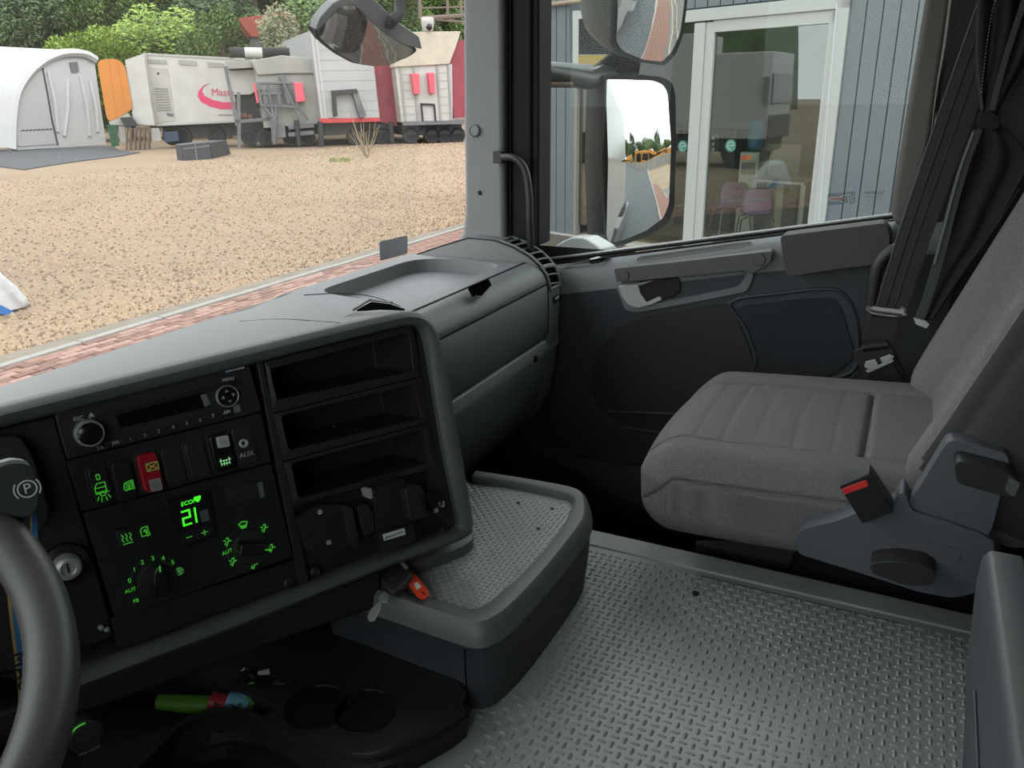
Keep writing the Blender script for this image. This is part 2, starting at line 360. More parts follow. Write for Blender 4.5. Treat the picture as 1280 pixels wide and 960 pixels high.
# lid seam lines (thin shadow gaps)
MB().wbox((.95, .7425, .3595), (1.695, .7455, .3625)).build('lid_gap', M['rub_black'], dash)
MB().wbox((.95, .797, TOPZ-.004), (1.695, .801, TOPZ+.0005)).build('lid_gap', M['rub_black'], dash)
# finger notch in the lid, its shade painted as a black inset
LF = Fr((0, .7405, .38), (1, 0, 0), (0, .55, 1))
nt_ = LF.pp([(586, 359), (609, 349), (613, 357), (600, 371), (592, 370)])
MB().prism(LF, rpoly(nt_, .005), -.004, .0035).build('lid_notch', M['void'], dash)
MB().strokes(LF, [[LF.px(592, 371), LF.px(600, 372), LF.px(614, 357)]], .0014, .0036).build('notch_edge', M['dash'], dash)
# top shelf with recessed tray
out = [(.93, .80), (1.69, .80), (1.69, 1.20), (.80, 1.20)]
H = HZ(TOPZ)
inn = [H.px(505, 384), H.px(637, 322), H.px(640, 306), H.px(556, 313), H.px(395, 368)]
print('tray inner', inn)
outp = rpoly([(.99, .802), (1.69, .802), (1.69, 1.0), (1.69, 1.11), (1.24, 1.108)], .002, 6)
innp = rpoly([inn[0], (1.655, .83), (1.66, 1.0), (1.62, 1.065), (1.26, 1.065)], [.03, .06, .05, .06, .05], 6)
MB().pocket(H, outp, innp, .028, back=.965, w=0, lip=.002).build('top_tray', M['dash'], dash, bevel=.006, seg=3)
# end shoulder rim between tray and pillar
MB().loft([[Vector((x, 1.24, .30)), Vector((x, 1.235, .362)), Vector((x, 1.17, .388)), Vector((x, 1.14, .402)), Vector((x, 1.108, TOPZ))] for x in (1.239, 1.3, 1.69)], caps=True).build('screen_rim', M['dash'], dash, smooth=True)

# centre bezel around the instrument panel
outer_px = [(-60, 523), (0, 505), (200, 457), (400, 410), (480, 392), (512, 388), (532, 395), (546, 415), (556, 450), (578, 570), (590, 640), (591, 660), (583, 672), (540, 690), (480, 712), (400, 745), (300, 785), (200, 823), (80, 868)]
inner_px = [(-60, 552), (0, 535), (200, 484), (400, 433), (490, 411), (508, 407), (522, 408), (527, 416), (534, 445), (553, 560), (570, 645), (571, 655), (566, 662), (530, 676), (470, 697), (392, 727), (292, 766), (190, 805), (75, 850)]
def dens(l, k=3): return cr2(l, k)
op = dens(outer_px); ip = dens(inner_px); secs = []
for i, (o_, n_) in enumerate(zip(op, ip)):
    O2 = Vector(PAN.px(*o_)); I2 = Vector(PAN.px(*n_)); d = O2-I2
    t = i/(len(op)-1)
    fr = [(I2, -.020), (I2, .004), (I2+d*.2, .010), (I2+d*.55, .012), (I2+d*.85, .006), (O2, -.006)]
    s_ = [PAN.p(q.x, q.y, w_) for q, w_ in fr]
    b = s_[-1]
    k = i/3
    if k < 5: e1 = Vector((b.x+.0, b.y+.03, b.z-.014)); e2 = Vector((b.x, b.y+.06, b.z-.035))
    elif k <= 9:
        f = (k-5)/4; e1 = b*(1-.5)+Vector((b.x+.02, b.y+.2, b.z-.03))*.5; e2 = Vector((b.x+.03-.02*f, b.y+.34-.20*f, b.z-.10*(1-f)-.02))
    else: e1 = b+Vector((.004, .05, -.01)); e2 = b+Vector((.0, .12, -.02))
    s_ += [b+(e1-b)*.15, e1, e2]
    secs.append(s_)
MB().loft(secs).build('centre_bezel', M['bezel'], dash, smooth=True)
# dash top between brow and screen
ax = [PAN.p(*PAN.px(x, y), -.008) for x, y in ((-300, 580), (-60, 522), (0, 507), (200, 459), (400, 412), (480, 394), (515, 391), (534, 397))]
ex = [-.62, -.1, .3, .62, .88, 1.02, 1.10, 1.15]
rows = []
for q, x_ in zip(ax, ex):
    e = Vector((x_, 1.228, .369)); rows.append([q.lerp(e, t) for t in (0, .04, .3, .65, 1)])
q = Vector((.985, .80, TOPZ)); m_ = Vector((1.24, 1.108, TOPZ)); rows.append([q, q.lerp(m_, .4), m_, Vector((1.24, 1.165, .3905)), Vector((1.24, 1.235, .362))])
MB().loft(rows).build('centre_top', M['dash'], dash, smooth=True, sub=0)
# demister slot: flat black patch on the centre top standing in for its shade
from mathutils.bvhtree import BVHTree
_ct = bpy.data.objects['centre_top']; _o = wloc(_ct)
_bv = BVHTree.FromPolygons([_o+v.co for v in _ct.data.vertices], [tuple(p.vertices) for p in _ct.data.polygons])
def onto(x, y, up_=0):
    h = _bv.ray_cast(CAM, ray(x, y).normalized()); q = h[0] if h[0] is not None else P(x, y, Z=.45); return q+Vector((0, 0, up_))
a_ = [onto(x, y, .0012) for x, y in ((446, 388), (464, 378), (488, 381), (506, 387), (475, 386))]
MB().add(a_+[q-Vector((0, 0, .003)) for q in a_], [(0, 1, 2, 3, 4), (9, 8, 7, 6, 5)]+[(k, (k+1) % 5, 5+(k+1) % 5, 5+k) for k in range(5)]).build('demister_slot', M['void'], dash)
MB().tube([onto(x, y, .001) for x, y in ((442, 388), (462, 375.5), (490, 379))], .0022, 8).build('demister_rim', M['dash'], dash, smooth=True)
MB().tube(cr([onto(x, y, .0002) for x, y in ((380, 369), (420, 367), (455, 369), (480, 375), (500, 383))], 4), .0009, 6).build('top_seam', M['rub_black'], dash)
MB().tube(cr([onto(x, y, .0002) for x, y in ((300, 402), (350, 399), (400, 402), (425, 404))], 4), .0008, 6).build('top_seam', M['rub_black'], dash)
# backing plate
bp_ = PAN.pp([(-60, 548), (520, 405), (572, 660), (90, 850), (-80, 900)])
MB().prism(PAN, bp_, -.13, -.125).build('backing_plate', M['black'], dash)
wl_ = PAN.pp([(-60, 545), (522, 404), (575, 664), (75, 855)])
# left dark housing under the brow
po = PAN.pp([(-60, 550), (70, 520), (140, 775), (145, 800), (60, 835), (-60, 860)])
MB().prism(PAN, po, -.03, -.012).build('side_fascia', M['panel'], dash, bevel=.003)
po = PAN.pp([(322, 452), (329, 450), (388, 730), (376, 734)])
MB().prism(PAN, po, -.03, -.003).build('divider', M['panel2'], dash, bevel=.001)
po = PAN.pp([(140, 776), (378, 700), (384, 728), (150, 815)])
MB().prism(PAN, po, -.03, -.008).build('lower_fascia', M['panel'], dash, bevel=.001)
po = PAN.pp([(524, 412), (529, 416), (573, 658), (566, 662), (540, 640)])
MB().prism(PAN, po, -.03, -.006).build('edge_fascia', M['panel2'], dash)
def quadr(pts, r, n=4): return rpoly(PAN.pp(pts), r, n)

# --- radio
rad = MB().prism(PAN, quadr([(68, 516), (312, 456), (328, 514), (84, 575)], .004), -.03, -.001).build('radio', M['panel2'], dash, bevel=.0015)
cx, cy = PAN.px(111, 541)
MB().lathe(PAN, [(.0155, -.002), (.0155, .002), (.0148, .010), (.0138, .0125), (.0125, .0125)], 32, cx, cy, caps=False).build('knob_ring', M['steel'], rad, smooth=True)
MB().lathe(PAN, [(.0135, -.002), (.0127, .0115), (.010, .013), (.001, .0135)], 28, cx, cy).build('volume_knob', M['gloss'], rad, smooth=True)
cx, cy = PAN.px(284, 495)
MB().lathe(PAN, [(.0135, -.001), (.0135, .003), (.0126, .0045), (.0118, .003)], 32, cx, cy, caps=False).build('pad_ring', M['steel'], rad, smooth=True)
MB().lathe(PAN, [(.0118, -.001), (.0116, .003), (.004, .0045), (.0005, .0042)], 28, cx, cy).build('cursor_pad', M['gloss'], rad, smooth=True)
ar = MB()
for k in range(4):
    a = k*math.pi/2+.1; ux, uy = math.cos(a), math.sin(a)
    ar.prism(PAN, [(cx+ux*.0085, cy+uy*.0085), (cx+ux*.005-uy*.0025, cy+uy*.005+ux*.0025), (cx+ux*.005+uy*.0025, cy+uy*.005-ux*.0025)], .0035, .0048)
ar.build('cursor_arrows', M['grey_ink'], rad)
MB().prism(PAN, quadr([(128, 516), (300, 474), (302, 480), (130, 522)], .001), -.001, .0002).build('disc_slot', M['black'], rad)
MB().prism(PAN, quadr([(145, 519), (256, 490), (262, 508), (150, 535)], .002), -.001, .0005).build('display', M['screen'], rad)
MB().prism(PAN, quadr([(250, 494), (257, 492), (263, 505), (256, 509)], .001), .0003, .0009).build('display_glare_patch', M['sw_grey'] if False else M['dash'], rad)
for x, y in ((142, 554), (161, 549), (179, 545), (198, 539), (215, 535), (233, 530), (250, 525), (267, 520), (283, 515)):
    u, v = PAN.px(x, y); MB().box(PAN, u-.0085, u+.0085, v-.004, v+.004, -.002, .0016).build('button', M['panel'], rad, bevel=.0008)
for s, x, y, z in (('1', 163, 549, .006), ('2', 181, 544, .006), ('3', 198, 539, .006), ('4', 216, 534, .006), ('5', 233, 529, .006), ('6', 250, 525, .006), ('7', 266, 520, .006), ('AM', 283, 515, .0058), ('FM', 144, 554, .006), ('ESC', 98, 523, .0062), ('TA', 125, 560, .006), ('MENU', 285, 474, .0052)):
    text(PAN, s, *PAN.px(x, y), z, M['white_ink'], rad, w=.0016)
u, v = PAN.px(114, 519); MB().prism(PAN, [(u-.003, v-.001), (u+.003, v-.001), (u, v+.003)], 0, .001).box(PAN, u-.003, u+.003, v-.0025, v-.0017, 0, .001).build('eject_mark', M['white_ink'], rad)
u, v = PAN.px(296, 511); MB().box(PAN, u-.004, u+.004, v-.0045, v+.0045, 0, .001).build('button', M['dash'], rad)
u, v = PAN.px(285, 474); MB().box(PAN, u-.008, u+.008, v-.004, v+.004, -.001, .0012).build('button', M['panel'], rad, bevel=.0008)
MB().lathe(PAN, [(.003, 0), (.003, .0008)], 14, *PAN.px(284, 464)).build('badge', mat('blue_badge', (.02, .10, .25), .4), rad)
text(PAN, 'Bluetooth', PAN.px(293, 461)[0], PAN.px(293, 461)[1], .0058, M['white_lbl'], rad)
for x, y in ((78, 525), (300, 470), (307, 505)):
    MB().lathe(PAN, [(.0016, 0), (.0016, .0004)], 10, *PAN.px(x, y)).build('screw', M['black'], rad)

# --- switch row
row = MB().prism(PAN, quadr([(84, 577), (328, 516), (341, 578), (103, 640)], .003), -.03, -.004).build('switch_panel', M['panel'], dash, bevel=.001)
def sw(cx, cy, m, lip=True, h=.004):
    U = Vector((16.2, -4.1)); V = Vector((6.5, 27))
    q = [(cx-U.x*.78-V.x*.88, cy-U.y*.78-V.y*.88), (cx+U.x*.78-V.x*.88, cy+U.y*.78-V.y*.88), (cx+U.x*.78+V.x*.88, cy+U.y*.78+V.y*.88), (cx-U.x*.78+V.x*.88, cy-U.y*.78+V.y*.88)]
    P2 = PAN.pp(q); o = insetp(rpoly(P2, .006), -.0022)
    MB().prism(PAN, o, -.006, -.0025).build('switch_frame', M['panel2'], row, bevel=.001)
    return MB().prism(PAN, rpoly(P2, .006), -.005, h-.003, taper=.96).build('switch', m, row, bevel=.002, seg=3)
def SWA(cx, cy):
    u, v = PAN.px(cx, cy); return u, v
s1 = sw(126, 607, M['panel']); s2 = sw(155, 600, M['panel']); s3 = sw(187, 590, M['red_sw'], h=.009); s4 = sw(217, 583, M['panel2'], h=.003); s5 = sw(247, 574, M['panel2'], h=.003); s6 = sw(277, 565, M['gloss'], h=.008); s7 = sw(306, 557, M['panel2'], h=.003)
s3['label'] = 'dark red hazard-style rocker switch'; 
def icon(px, py, lines, sc, m, parent, wd=.0009, w=.006):
    u, v = PAN.px(px, py); return MB().strokes(PAN, [[(u+x*sc, v+y*sc) for x, y in l] for l in lines], wd, w).build('symbol', m, parent)
icon(122, 596, [[(-.4, .8), (.4, .8), (.5, 0), (.4, -.8), (-.4, -.8), (-.5, 0), (-.4, .8)]], .0035, M['green'], row, w=.002)
icon(125, 609, [[(-1, -.9), (-1, .1), (-.5, .9), (1, .9), (1, -.9), (-1, -.9)], [(-1, 0), (1, 0)]], .0055, M['green'], row, w=.002)
icon(129, 619, [[(-1.2, .6), (1.2, .6)], [(-.7, .6), (-.3, 0), (.3, 0), (.7, .6)], [(-.9, -.1), (-1.2, -.7)], [(-.4, -.4), (-.5, -1.1)], [(.4, -.4), (.5, -1.1)], [(.9, -.1), (1.2, -.7)]], .0055, M['green'], row, w=.002)
icon(160, 607, [[(-.9, -.3), (-.6, .7), (.7, 1), (.7, -.8), (-.7, -.8), (-.9, -.3)], [(-.5, -.1), (.3, .1), (.3, -.5), (-.4, -.5)], [(1, 1), (1, -.9)], [(0, -.2), (0, -.7)], [(-.4, .4), (.6, .5)]], .0055, M['green'], row, w=.002)
icon(189, 582, [[(-1, -.7), (-1, .7), (1, -.7), (1, .7), (-1, -.7), (1, -.7)], [(-1, .7), (1, .7)]], .0062, mat('dim_green_mark', (.25, .45, .1), .5, emit=(.3, .6, .1), es=.12), row, w=.0065)
q = PAN.pp([(184, 599), (199, 596), (202, 611), (188, 614)]); MB().prism(PAN, rpoly(q, .002), .004, .0085).build('switch_cap', M['sw_grey'], row, bevel=.001)
q = PAN.pp([(268, 546), (283, 543), (286, 557), (271, 560)]); MB().prism(PAN, rpoly(q, .002), .003, .0075).build('switch_cap', mat('pale_switch_cap', (.5, .5, .5), .45), row, bevel=.001)
for (x0, y0, m_) in ((193, 604, M['dash']), (277, 551, M['dash'])):
    icon(x0, y0, [[(-1, 1), (1, 1)], [(-1, .3), (1, .3)], [(-1, -.4), (1, -.4)], [(-1, -1), (1, -1)]], .0035, m_, row, wd=.0006, w=.0086)
icon(280, 576, [[(-1, .8), (-1, -.8)], [(1, .8), (1, -.8)], [(-1, .3), (1, .3)], [(-1, -.5), (1, -.5)], [(-.3, -.9), (-.3, .3)], [(.3, -.9), (.3, .3)], [(-1.3, .3), (-.7, .3)], [(.7, .3), (1.3, .3)]], .005, mat('pale_green_mark', (.4, .6, .4), .5, emit=(.4, 1, .4), es=.35), row, w=.0052)
text(PAN, 'AUX', *PAN.px(308, 568), .0085, M['white_ink'], row, w=.0012)
u, v = PAN.px(304, 554); MB().lathe(PAN, [(.0055, 0), (.0055, .003), (.004, .0035), (.0025, .002), (.002, -.001)], 20, u, v).build('audio_socket', M['steel'], row, smooth=True)

# --- climate panel
cl = MB().prism(PAN, quadr([(104, 642), (341, 580), (368, 697), (146, 775)], .004), -.03, -.005).build('climate_panel', M['panel'], dash, bevel=.001)
MB().prism(PAN, quadr([(144, 664), (187, 652), (192, 674), (150, 686)], .003), -.007, -.001).build('button_pair', M['panel2'], cl, bevel=.001)
MB().prism(PAN, quadr([(280, 612), (322, 601), (326, 621), (288, 634)], .003), -.007, -.001).build('button_pair', M['panel2'], cl, bevel=.001)
MB().prism(PAN, quadr([(322, 604), (328, 602), (331, 621), (326, 623)], .001), -.005, -.0005).build('button_edge', M['dash_low'], cl)
u, v = PAN.px(168, 670); MB().strokes(PAN, [[PAN.px(166, 657), PAN.px(171, 680)]], .0008, -.0009).build('button_gap', M['black'], cl)
u, v = PAN.px(302, 617); MB().strokes(PAN, [[PAN.px(300, 607), PAN.px(305, 628)]], .0008, -.0009).build('button_gap', M['black'], cl)
icon(158, 673, [[(-.8, 1), (-.5, .4), (-.9, -.1), (-.6, -.7)], [(0, 1), (.3, .4), (-.1, -.1), (.2, -.7)], [(.8, 1), (1.1, .4), (.7, -.1), (1, -.7)], [(-.8, -1.2), (1, -1.2)]], .0052, M['green'], cl, w=-.0008)
icon(181, 665, [[(-.8, -.9), (-.8, .7), (-.3, 1.1), (.8, 1.1), (.8, 0)], [(-.2, .2), (.4, .5), (.4, -.3), (-.2, .2)], [(.3, -.5), (.8, -.3), (1, -.9), (.4, -1.1), (.3, -.5)], [(-.8, -.9), (.1, -.9)]], .005, M['green'], cl, w=-.0008)
MB().prism(PAN, quadr([(205, 626), (262, 612), (271, 670), (232, 685)], .006), -.007, .0).build('display_housing', M['gloss'], cl, bevel=.0015)
text(PAN, 'ECON', PAN.px(236, 628)[0], PAN.px(236, 628)[1], .0068, M['green_hi'], cl, w=.0006, shear=.2, name='display_text')
u, v = PAN.px(247, 624); MB().prism(PAN, [(u-.0042, v+.003), (u-.002, v+.0042), (u, v+.0032), (u+.002, v+.0042), (u+.0042, v+.003), (u+.003, v-.0005), (u, v-.0035), (u-.003, v-.0005)], .0004, .001).build('leaf_symbol', M['green_hi'], cl)
def digit(s, u, v, h, m):
    wv = h*.5; seg = {'2': [[(-1, 1), (1, 1), (1, 0), (-1, 0), (-1, -1), (1, -1)]], '1': [[(.3, 1), (.3, -1)]]}[s]
    return MB().strokes(PAN, [[(u+x*wv/2+y*h*.03, v+y*h/2) for x, y in l] for l in seg], h*.13, .0005).build('display_digit', m, cl)
digit('2', *PAN.px(233, 647), .0165, M['green_hi']); digit('1', *PAN.px(243, 644), .0165, M['green_hi'])
MB().prism(PAN, quadr([(249, 639), (259, 636), (262, 650), (252, 653)], .001), .0003, .0012).build('display_edge', M['dash_low'], cl)
for x0, y0, l in ((236, 671, [[(-1, 0), (1, 0)]]), (255, 665, [[(-1, 0), (1, 0)], [(0, 1), (0, -1)]])):
    u, v = PAN.px(x0, y0); MB().box(PAN, u-.009, u+.009, v-.007, v+.007, 0, .0018).build('button', M['panel'], cl, bevel=.001)
    icon(x0, y0, l, .0032, M['green'], cl, w=.0019)
def dial(px, py, rad_, ang):
    u, v = PAN.px(px, py)
    MB().lathe(PAN, [(rad_*1.28, -.006), (rad_*1.28, -.003), (rad_*1.2, -.0025), (rad_*1.02, -.004)], 36, u, v).build('dial_ring', M['dash_low'] if False else M['panel2'], cl, smooth=True)
    k = MB().lathe(PAN, [(rad_, -.005), (rad_*.97, .003), (rad_*.9, .005), (rad_*.2, .006)], 32, u, v).build('knob', M['panel2'], cl, smooth=True)
    c_, s_ = math.cos(ang), math.sin(ang)
    q = [(-.9, -.34), (-.5, -.42), (.6, -.32), (.98, -.08), (.98, .08), (.6, .32), (-.5, .42), (-.9, .34)]
    MB().prism(PAN, [(u+(x*c_-y*s_)*rad_, v+(x*s_+y*c_)*rad_) for x, y in q], .004, .017, taper=.85).build('grip', M['gloss'], cl, bevel=.003, seg=3)
    MB().strokes(PAN, [[(u+c_*rad_*.6, v+s_*rad_*.6), (u+c_*rad_*.85, v+s_*rad_*.85)]], .0016, .0172).build('pointer', M['green'], cl)
dial(197, 724, .0225, R_(82)); dial(313, 684, .0225, R_(-18))
for s, x, y in (('1', 168, 712), ('2', 178, 703), ('3', 191, 698), ('4', 204, 698), ('5', 216, 703), ('0', 162, 726), ('AUT', 163, 738), ('FB', 170, 751)):
    text(PAN, s, *PAN.px(x, y), .0075 if len(s) == 1 else .006, M['green'], cl, w=.0002, name='dial_mark')
fan = [[(.9*math.cos(a)+(.3 if 0 else 0), .9*math.sin(a)) for a in [k*.5236 for k in range(13)]]] + [[(0, 0), (.7*math.cos(a), .7*math.sin(a)), (.7*math.cos(a+.7), .7*math.sin(a+.7)), (0, 0)] for a in (0, 1.57, 3.14, 4.71)]
icon(224, 714, fan, .005, mat('faint_green', (.08, .25, .08), .5, emit=(.2, .8, .2), es=.15), cl, w=.0002)
per = [[(-.3, .9), (.2, 1), (.2, .2), (-.2, -.3), (-.5, -1)], [(.2, .2), (.8, 0)], [(-1, .6), (-.6, .3)], [(-.7, -.2), (-.9, -.6)]]
for x, y in ((331, 660), (285, 677), (340, 685), (318, 706), (292, 702)): icon(x, y, per, .0046, M['green'], cl, wd=.0012, w=.0002)
icon(304, 656, [[(-1.1, .5), (0, .9), (1.1, .5), (.5, -.8), (-.5, -.8), (-1.1, .5)], [(-.6, -.2), (.6, -.2)], [(-.5, -.5), (.5, -.5)]], .0048, M['green'], cl, wd=.0012, w=.0002)
text(PAN, 'AUT', *PAN.px(284, 690), .0065, M['green'], cl, w=.0002, name='dial_mark', rot=.1)
for x, y in ((363, 730), (396, 716), (558, 664)):
    u, v = PAN.px(x, y); MB().lathe(PAN, [(.007, -.008), (.007, -.003), (.005, -.002), (.0045, -.0045), (.001, -.0045)], 18, u, v).build('screw', M['panel2'] if x < 500 else M['panel2'], dash, smooth=True)

# --- three storage slots
for o_, i_ in (([(332, 452), (518, 405), (529, 470), (343, 517)], [(338, 462), (512, 415), (518, 464), (347, 500)]),
               ([(343, 518), (529, 471), (539, 528), (356, 577)], [(352, 520), (518, 481), (529, 523), (362, 563)]),
               ([(356, 578), (539, 529), (552, 584), (368, 634)], [(365, 580), (531, 536), (540, 578), (374, 624)])):
    A = rpoly(PAN.pp(o_), .0008, 5); B_ = rpoly(PAN.pp(i_), .006, 5)
    MB().pocket(PAN, A, B_, .10, back=.93, w=-.004, lip=.002).build('storage_slot', M['panel2'], dash, bevel=.0012)
u, v = PAN.px(417, 533); 
for xx, yy, w_ in ((417, 533, -.085),):
    u, v = PAN.px(xx, yy, w_); MB().lathe(PAN.off(w_), [(.0016, 0), (.001, .0015)], 8, u, v).build('screw', M['steel'], dash)

# --- lower bracket tile with device mounts
tile = MB().prism(PAN, quadr([(368, 637), (553, 587), (568, 660), (388, 728)], .003), -.03, -.014).build('bracket_plate', M['panel'], dash, bevel=.001)
def pxprism(pts, w0, w1, name, m, parent, bev=.0015, r=.003):
    q = rpoly(PAN.pp(pts, w1), r, 3); return MB().prism(PAN, q, w0, w1).build(name, m, parent, bevel=bev, seg=2)
pxprism([(372, 650), (395, 632), (430, 632), (447, 678), (418, 690), (385, 690)], -.02, .010, 'left_mount', M['panel'], tile, .003)
pxprism([(430, 632), (441, 636), (449, 680), (440, 684)], -.02, .020, 'mount_rail', M['panel2'], tile, .002)
pxprism([(446, 632), (460, 630), (466, 640), (470, 665), (455, 670)], -.02, .014, 'clip_arm', M['panel2'], tile, .004, .006)
pxprism([(466, 612), (505, 598), (518, 668), (487, 689), (474, 687)], -.02, .018, 'cradle', M['panel'], tile, .002)
pxprism([(473, 666), (518, 655), (521, 676), (480, 690)], -.02, .026, 'cradle_foot', M['panel'], tile, .002)
pxprism([(506, 612), (524, 606), (530, 612), (535, 645), (514, 652)], -.02, .034, 'cradle_side', M['panel2'], tile, .003, .005)
pxprism([(524, 618), (528, 616), (533, 640), (530, 642)], .03, .0352, 'side_slot', M['black'], tile, .0005, .001)
pxprism([(531, 616), (543, 614), (550, 622), (549, 636), (539, 640)], -.02, .012, 'plug_body', M['gloss'], tile, .003)
u, v = PAN.px(546, 628); MB().lathe(PAN.off(.012), [(.005, 0), (.0045, .004), (.001, .006)], 12, u, v).build('plug_tip', M['chrome'], tile, smooth=True)
for x, y, w_ in ((400, 640, .010), (411, 678, .010), (545, 638, .012), (378, 664, -.010)):
    u, v = PAN.px(x, y, w_); MB().lathe(PAN.off(w_), [(.0036 if w_ > 0 else .0015, 0), (.003 if w_ > 0 else .0012, .0018), (.0008, .0022)], 12, u, v).build('screw', M['steel'], tile, smooth=True)
pxprism([(460, 612), (464, 610), (467, 622), (463, 624)], -.01, .014, 'hook', M['silver'] if False else M['sw_grey'], tile, .001, .001)
F = PAN.off(.0265); q = F.pp([(478, 668), (505, 660), (507, 668), (480, 676)])
lb = MB().prism(F, q, 0, .0006).build('sticker', M['white_lbl'], tile)
u, v = F.px(493, 668); text(F, 'Release button', u, v, .0042, M['black_ink'], tile, w=.0008, rot=.02, name='sticker_text')
u, v = F.px(483, 673); MB().prism(F, [(u-.002, v-.0015), (u+.001, v+.001), (u-.001, v+.002)], .0006, .001).build('sticker_arrow', M['black_ink'], tile)

# foot of the centre stack on the tray
mb = MB(); path = [(592, 676), (588, 690), (560, 704), (500, 726), (440, 748), (400, 762)]
secs = []
for x, y in cr2(path, 4):
    b = P(x, y, Z=.125); n_ = Vector((-.45, -.87, 0)); secs.append([b+Vector((0, 0, .0)), b+Vector((0, 0, .018)), b-n_*.012+Vector((0, 0, .024)), b-n_*.05+Vector((0, 0, .028))])
mb.loft(secs).build('stack_foot', M['bezel'], dash, smooth=True)
# lower skirt of the stack towards the driver
sk = PAN.pp([(592, 690), (400, 752), (60, 880), (60, 1100), (400, 900), (592, 760)])
MB().prism(PAN, PAN.pp([(-40, 905), (80, 868), (400, 745), (480, 714), (480, 760), (390, 790), (80, 905), (-40, 940)]), -.04, -.006).build('lower_rail', M['console_dk'], dash, bevel=.006, seg=3)
for x, y in ((133, 786), (126, 784)):
    u, v = PAN.px(x, y, -.005); MB().lathe(PAN.off(-.006), [(.003, 0), (.0028, .005), (.001, .006)], 12, u, v).build('pin', M['sw_grey'], dash, smooth=True)
u, v = PAN.px(83, 707); ign = MB().lathe(PAN.off(-.01), [(.024, -.01), (.023, .008), (.017, .012), (.0165, .010)], 28, u, v).build('ignition_surround', M['panel'], dash, smooth=True)
MB().lathe(PAN.off(.0), [(.0145, -.002), (.0145, .010), (.012, .016), (.008, .017), (.0075, .013), (.001, .013)], 28, u, v).build('ignition_lock', M['steel'], ign, smooth=True)
MB().box(PAN.off(.013), u-.001, u+.001, v-.005, v+.005, 0, .0008).build('keyhole', M['black'], ign)
# vent housing at left of the panel
MB().prism(PAN, quadr([(0, 545), (22, 542), (40, 570), (62, 640), (52, 660), (-40, 690), (-40, 550)], .01), -.03, .012).build('steering_cowl', M['panel2'], dash, bevel=.008, seg=3)
# passenger end vent
VF = Fr((1.74, 0, 0), (0, -1, 0), (0, 0, 1))
vent = thing('tmp', None, None) if False else None
arcp = [(y, z) for y, z in endp[5:12]]
def onarc(t, dx, lift=0):
    L = [0]
    for a, b in zip(arcp[:-1], arcp[1:]): L.append(L[-1]+math.hypot(b[0]-a[0], b[1]-a[1]))
    s = t*L[-1]
    for i in range(len(arcp)-1):
        if s <= L[i+1]+1e-9:
            f = (s-L[i])/(L[i+1]-L[i]); y = arcp[i][0]+(arcp[i+1][0]-arcp[i][0])*f; z = arcp[i][1]+(arcp[i+1][1]-arcp[i][1])*f
            ty, tz = arcp[i+1][0]-arcp[i][0], arcp[i+1][1]-arcp[i][1]; l = math.hypot(ty, tz); ny, nz = tz/l, -ty/l
            if nz < 0: ny, nz = -ny, -nz
            return Vector((1.735+dx, y+ny*lift, z+nz*lift))
secs = []
for k in range(17):
    t = .08+.70*k/16; secs.append([onarc(t, -.027, .0015), onarc(t, .027, .0015), onarc(t, .027, .0005), onarc(t, -.027, .0005)])
vt = MB().loft(secs, cu=True, caps=True).build('air_vent', M['void'], dash)
fr_ = [onarc(.06+.74*k/14, -.030, .003) for k in range(15)] + [onarc(.80, dx, .003) for dx in (-.01, .01)] + [onarc(.80-.74*k/14, .030, .003) for k in range(15)] + [onarc(.06, dx, .003) for dx in (.01, -.01)]
MB().tube(fr_, .0035, 8, closed=True).build('vent_frame', M['dash'], vt, smooth=True)
for k in range(8):
    t = .11+.64*k/7; a, b = onarc(t, -.028, .002), onarc(t+.035, .028, .004)
    MB().tube([a, a.lerp(b, .5)+Vector((0, -.0006, .0015)), b], .0026 if k != 5 else .0055, 8).build('vent_slat', M['dash_low'] if k != 5 else M['dash'], vt, smooth=True)
u = onarc(.93, .005, .001)
EF = Fr(u, (1, 0, 0), (0, .25, 1))
MB().prism(EF, rpoly([(-.016, -.009), (.016, -.007), (.016, .010), (-.016, .008)], .004), -.002, .003).build('thumbwheel_frame', M['black'], dash, bevel=.001)
MB().prism(EF, rpoly([(-.010, -.002), (.012, .0), (.012, .006), (-.010, .004)], .002), .002, .006).build('thumbwheel', M['sw_grey'], dash, bevel=.001)

# ================================================================ ENGINE TUNNEL TRAY
tray = thing('tunnel_tray', 'dark grey tray on the engine tunnel with raised rim and patterned rubber liner', 'tray', (.95, .6, 0))
TZ = .14
T = HZ(TZ)
near = T.px(602, 808); 
rim_px = [(598, 600), (660, 610), (713, 620), (731, 627), (739, 640), (738, 664), (722, 690), (680, 742), (640, 785), (615, 802), (595, 806), (570, 800), (500, 776), (430, 752), (408, 745)]
rp2 = HZ(TZ-.026).pp(rim_px)
print('tray rim', [(round(a, 3), round(b, 3)) for a, b in rp2])
fl_px = [(590, 604), (650, 612), (700, 623), (713, 627), (716, 634), (712, 646), (700, 668), (664, 712), (625, 748), (606, 763), (592, 768), (575, 766), (505, 745), (452, 728), (425, 716)]
T2 = HZ(TZ-.014); fp2 = T2.pp(fl_px)
ro = cr2(rp2, 4); fo = cr2(fp2, 4)
Fc = Vector((.93, .60))
secs = []
for (a, b) in zip(ro, fo):
    A = Vector(a); B_ = Vector(b); d = (A-B_).normalized()
    secs.append([Vector((*(A-d*.012), .0)), Vector((*(A-d*.004), .06)), Vector((*(A-d*.002), TZ-.034)), Vector((*(A+d*.001), TZ-.031)), Vector((*(A-d*.001), TZ-.022)), Vector((*(A-d*.007), TZ-.006)), Vector((*(A-d*.014), TZ)), Vector((*(B_+d*.006), TZ-.001)), Vector((*(B_+d*.002), TZ-.004)), Vector((*B_, TZ-.014)), Vector((*(B_-d*.006), TZ-.0145))])
sf = [s for s in secs]
